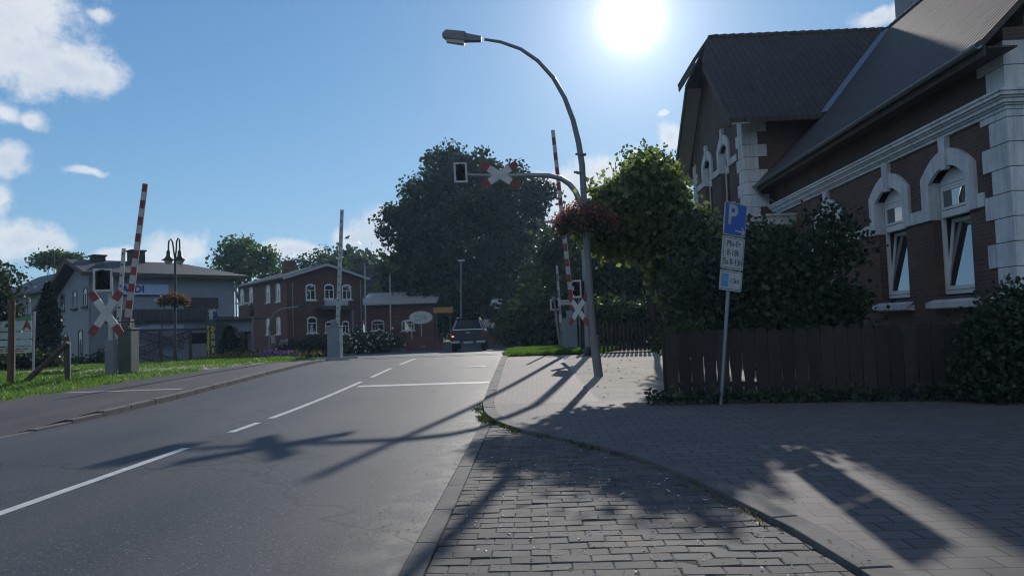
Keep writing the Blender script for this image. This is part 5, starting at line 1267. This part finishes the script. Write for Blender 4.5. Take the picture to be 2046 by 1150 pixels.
# ================================================================ red brick house with gable
C0 = at(575, 700, 64); bh = thing('brick_gable_house', 'red brick two storey house with white arched windows beside the pale building', 'house', (C0.x, 64, 0), math.atan2(.6, .8))
BI = PM[bh.name].inverted(); gb = -1.2
Wd = loc_on(725, 600, 1, 0, BI).x; Ln = loc_on(476, 600, 0, 0, BI).y; ez = loc_on(577, 550, 1, 0, BI).z; pz = loc_on(658, 524, 1, 0, BI).z - .1
mb = MB(); mb.box(0, Wd, 0, Ln, gb, ez - .02); mb.prism([(0, 0, ez - .02), (Wd, 0, ez - .02), (Wd / 2, 0, pz - .1)], (0, .35, 0)); mb.prism([(0, Ln, ez - .02), (Wd, Ln, ez - .02), (Wd / 2, Ln, pz - .1)], (0, -.35, 0)); mb.build('wall', M['brick2'], bh)
mb = MB(); e = .5; dz = (pz - ez) / (Wd / 2) * e
slab(mb, [(-e, -e, ez - dz), (-e, Ln + e, ez - dz), (Wd / 2, Ln + e, pz), (Wd / 2, -e, pz)], .12); slab(mb, [(Wd + e, -e, ez - dz), (Wd / 2, -e, pz), (Wd / 2, Ln + e, pz), (Wd + e, Ln + e, ez - dz)], .12); mb.build('roof', M['roof_grey'], bh)
k = MB(); k.beam((-e, -e - .03, ez - dz - .14), (Wd / 2, -e - .03, pz - .14), .05, .2); k.beam((Wd + e, -e - .03, ez - dz - .14), (Wd / 2, -e - .03, pz - .14), .05, .2); k.each('bargeboard', M['lgrey'], bh)
MB().box(Wd / 2 - .9, Wd / 2 + .1, Ln * .55, Ln * .55 + .8, pz - .6, pz + .9).build('chimney', M['brick2'], bh)
MB().box(-.03, Wd + .03, -.03, -.001, ez - 2.75, ez - 2.6).build('string_course', M['brick'], bh)
for px, a, b_ in ((620, 571, 599), (657, 571, 597), (692, 572, 598)): pwin(1, 0, px, a, b_, .85, bh, BI)
for px, a, b_ in ((623, 636, 665), (690, 644, 666), (657, 645, 664)): pwin(1, 0, px, a, b_, .85 if px < 640 else .65, bh, BI)
for px, a, b_ in ((484, 580, 608), (502, 577, 606), (536, 573, 604), (556, 570, 602)): pwin(0, 0, px, a, b_, 1.1, bh, BI)
for px, a, b_ in ((557, 637, 667), (536, 640, 668)): pwin(0, 0, px, a, b_, 1.0, bh, BI)
k = MB(); c = loc_on(585, 640, 1, 0, BI); k.tube([(c.x, -.09, c.z - 1.6), (c.x, -.09, ez - .6)], .045, 8); c = loc_on(721, 640, 1, 0, BI); k.tube([(c.x, -.09, -.6), (c.x, -.09, ez - .3)], .045, 8); k.each('downpipe', M['steel'], bh, smooth=True)
a, b_ = loc_on(649, 597, 1, -.1, BI), loc_on(696, 610, 1, -.1, BI)
fs_ = thing('facade_sign', 'plain pale rectangular sign on the brick gable behind the far barrier boom', 'sign', PM[bh.name] @ Vector(((a.x + b_.x) / 2, -.06, (a.z + b_.z) / 2)), math.atan2(.6, .8))
hw_, hh_ = (b_.x - a.x) / 2, (a.z - b_.z) / 2; MB().box(-hw_, hw_, -.06, .05, -hh_, hh_).build('sign_panel', M['lgrey'], fs_, bevel=.01)
k = MB(); [k.box(-hw_ * .7 + i * hw_ * .35, -hw_ * .7 + i * hw_ * .35 + hw_ * .2, -.066, -.0605, -.05, .06) for i in range(4)]; k.build('faded_lettering', M['palegrey'], fs_)
# entrance canopy of the brick house on posts
a, b_ = loc_on(640, 612, 1, -1.2, BI), loc_on(706, 612, 1, -1.2, BI); MB().box(a.x, b_.x, -1.3, -.035, a.z - .28, a.z).build('entrance_canopy', M['tank'], bh)
MB().box(b_.x - .15, b_.x, -1.25, -1.12, gb, a.z - .281).build('canopy_post', M['grey'], bh)
# boards near the brick house
def board(name, lab, px0, py0, px1, py1, Y, mm, ink=True, legs=True):
    a, b_ = at(px0, py0, Y), at(px1, py1, Y); c = (a + b_) / 2; bz_ = G(c.x, Y); w, h = (b_.x - a.x) / 2, (a.z - b_.z) / 2
    t = thing(name, lab, 'sign', (c.x, Y, bz_)); z = c.z - bz_
    MB().box(-w, w, -.03, .0, z - h, z + h).build('board_face', M[mm], t, bevel=.006)
    if legs: 
        for s in (-.7, .7): MB().tube([(w * s, .04, -.2), (w * s, .04, z + h * .6)], .03, 7).build('leg', M['grey'], t)
    if ink:
        k = MB()
        for i in range(3):
            for j in range(2): k.box(-w * .75 + i * w * .5, -w * .75 + i * w * .5 + w * .36, -.034, -.0305, z - h * .6 + j * h * .65, z - h * .6 + j * h * .65 + h * (.3 + .15 * ((i + j) % 2)))
        k.build('printed_block', M['grey'], t)
    return t
board('notice_sign', 'white board with dark print standing before the corner of the brick house', 557, 678, 576, 693, 55, 'white')
board('notice_sign', 'small pale board left of the printed white board, half hidden', 541, 669, 550, 686, 56, 'lgrey', False)
board('notice_sign', 'white box sign at the foot of the thin flagpole', 772, 664, 785, 680, 57, 'white', False)
board('place_sign', 'long orange yellow sign board left above the pickup roof', 866, 614, 905, 624, 66, 'ochre', False)
# oval sign on two posts
ob = at(842, 700, 57); ob.z = G(ob.x, 57); oc = at(841, 634, 57) - ob
os_ = thing('oval_sign', 'pale blue white oval sign on two thin posts left of the pickup', 'sign', ob)
MB().prism([(oc.x + .86 * math.cos(t), -.04, oc.z + .47 * math.sin(t)) for t in [2 * math.pi * i / 36 for i in range(36)]], (0, .05, 0)).build('oval_panel', M['cross'], os_)
k = MB(); pts = [(-.5, .05), (-.35, .15), (-.15, .12), (.05, -.08), (.2, -.05), (.25, .12)]
k.tube([(oc.x + x, -.05, oc.z + z) for x, z in pts], .018, 6); k.tube([(oc.x + x, -.05, oc.z + z) for x, z in ((.0, .12), (.3, .14), (.3, -.15))], .018, 6); k.tube([(oc.x + x, -.05, oc.z + z) for x, z in ((.38, .2), (.4, .05), (.38, -.15))], .018, 6); k.tube([(oc.x + x, -.05, oc.z + z) for x, z in ((-.45, -.1), (-.2, -.16), (.1, -.2))], .016, 6)
k.build('line_drawing', M['grey'], os_)
for x in (-.72, .0): MB().tube([(oc.x + x, .06, -.3), (oc.x + x, .06, oc.z + .3)], .04, 8).build('post', M['lgrey'], os_)
# flagpoles
for px, y0_, Y, lab in ((729, 529, 58, 'tall bright white flagpole at the right corner of the brick house'), (779, 550, 60, 'thin pale flagpole in front of the low brick building')):
    b_ = at(px + 2, 690, Y); b_.z = G(b_.x, Y); t = thing('flagpole', lab, 'flagpole', b_, 0, 'flagpoles'); MB().tube([(0, 0, -.3), at(px, y0_, Y) - b_], [.06, .045], 10).build('pole', M['white'], t, smooth=True); MB().lathe([(.01, .08), (.07, .04), (.01, -.02)], at(px, y0_, Y) - b_ + Vector((0, 0, .05)), 10).build('finial', M['lgrey'], t)
# distant lamp
b_ = at(921, 690, 62); b_.z = 0; t = thing('distant_lamp', 'distant street lamp with pale flat head in front of the oak', 'street lamp', b_); e_ = at(921, 522, 62) - b_
MB().tube([(0, 0, -.2), e_], [.08, .05], 8).build('pole', M['steel'], t, smooth=True); MB().box(e_.x - .25, e_.x + .3, -.12, .12, e_.z - .02, e_.z + .14).build('lamp_head', M['lgrey'], t, bevel=.04)
# low brick building and houses beyond
def lowhouse(name, lab, px0, px1, pye, pyr, Y, wall, roof, depth=7, pitch=.26, win=()):
    a, b_ = at(px0, pye, Y), at(px1, pye, Y); t = thing(name, lab, 'building', (a.x, Y, 0)); w = b_.x - a.x; e = a.z; r_ = e + depth / 2 * pitch
    mb = MB().box(0, w, 0, depth, -1.2, e); mb.prism([(0, 0, e), (0, depth, e), (0, depth / 2, r_ - .1)], (.3, 0, 0)); mb.prism([(w, 0, e), (w, depth, e), (w, depth / 2, r_ - .1)], (-.3, 0, 0)); mb.build('wall', wall, t)
    mb = MB(); slab(mb, [(-.4, -.5, e - .5 * pitch + .1), (w + .4, -.5, e - .5 * pitch + .1), (w + .4, depth / 2, r_ + .1), (-.4, depth / 2, r_ + .1)]); slab(mb, [(-.4, depth / 2, r_ + .1), (w + .4, depth / 2, r_ + .1), (w + .4, depth + .5, e - .5 * pitch + .1), (-.4, depth + .5, e - .5 * pitch + .1)]); mb.build('roof', roof, t)
    T = PM[t.name].inverted()
    for px, y0_, y1_, wd in win: pwin(1, 0, px, y0_, y1_, wd, t, T)
    return t
lowhouse('low_brick_building', 'long low brick building with shallow grey roof left of the oak', 727, 866, 607, 585, 79, M['brick2'], mat('sheet_roof', (.36, .34, .33), .6, .2, .6, .1), 9, .27, [(755, 642, 660, 1.3), (815, 642, 660, 1.3)])
lowhouse('distant_house', 'small house with a sunlit pale roof among the trees right of the pickup', 988, 1042, 613, 597, 73, M['tank'], mat('pale_roof', (.50, .48, .42), .7, .2, .6, .1), 6, .25)
lowhouse('distant_house', 'low shed with a pale shallow roof close behind the pickup on its right', 972, 1018, 653, 641, 66, M['brick'], M['lot'], 6, .2)
lowhouse('distant_house', 'pale low garage glimpsed under the shrubs left of the raised right barrier', 1078, 1108, 645, 641, 78, M['render'], M['lot'], 5, .2)
# dark red arched panel with a short row of marks by the roadside
b_ = at(846, 697, 54); b_.z = G(b_.x, 54); t = thing('roadside_board', 'low dark red arched board beside the road below the oval sign', 'board', b_)
w = 1.25; MB().prism([(x, -.06, z) for x, z in ((-w, -.1), (w, -.1), (w * 1.05, .45), (w * .6, .75), (0, .95), (-w * .6, .80), (-w, .5))], (0, .12, 0)).build('panel', M['plum'], t, bevel=.03)
k = MB()
for i in range(3): k.box(-.14 + i * .11, -.14 + i * .11 + .05, -.068, -.0605, .22, .30)
k.build('pale_mark', M['lgrey'], t)

# pole with arm and lantern at the shop corner, curved arm before the brick house
b_ = at(505, 730, 42); b_.z = G(b_.x, 42); t = thing('lantern_pole', 'dark pole with a short grey arm at the right corner of the pale shop', 'lamp post', b_)
MB().tube([(0, 0, -.2), at(505, 603, 42) - b_], .05, 8).build('pole', M['grey'], t, smooth=True); MB().beam(at(470, 606, 42) - b_, at(505, 605, 42) - b_, .10, .10).build('arm', M['lgrey'], t)
MB().lathe([(.05, .0), (.13, .1), (.14, .55), (.05, .75)], at(503, 632, 42) - b_, 10).build('lantern', M['black'], t, smooth=True)
b_ = at(538, 718, 46); b_.z = G(b_.x, 46); t = thing('curved_arm_post', 'thin grey post curving right to a dark signal box before the brick house', 'signal post', b_)
MB().tube([(0, 0, -.2)] + [at(x, y, 46) - b_ for x, y in ((538, 660), (540, 640), (548, 625), (562, 617), (585, 614), (604, 612))], .05, 8).build('post', M['steel'], t, smooth=True)
e_ = at(604, 606, 46) - b_; MB().box(e_.x - .2, e_.x + .2, -.12, .12, e_.z - .22, e_.z + .2).build('signal_box', M['black'], t, bevel=.02)

# blue haze volume, added to lift dark far tones in place of lens veil
m = bpy.data.materials.new('haze'); m.use_nodes = True; hn = m.node_tree; hn.nodes.clear()
ho = N(hn, 'ShaderNodeOutputMaterial'); pv = N(hn, 'ShaderNodeVolumePrincipled'); L(hn, pv.outputs[0], ho.inputs['Volume'])
pv.inputs['Color'].default_value = (.48, .72, 1, 1); pv.inputs['Density'].default_value = HAZE; pv.inputs['Anisotropy'].default_value = .3
hz = MB().box(-760, 760, -340, 1700, -2.0, 34).build('haze', m); struct(hz, 'stuff'); tag(hz, 'thin blue haze hanging in the air over the street', 'haze')
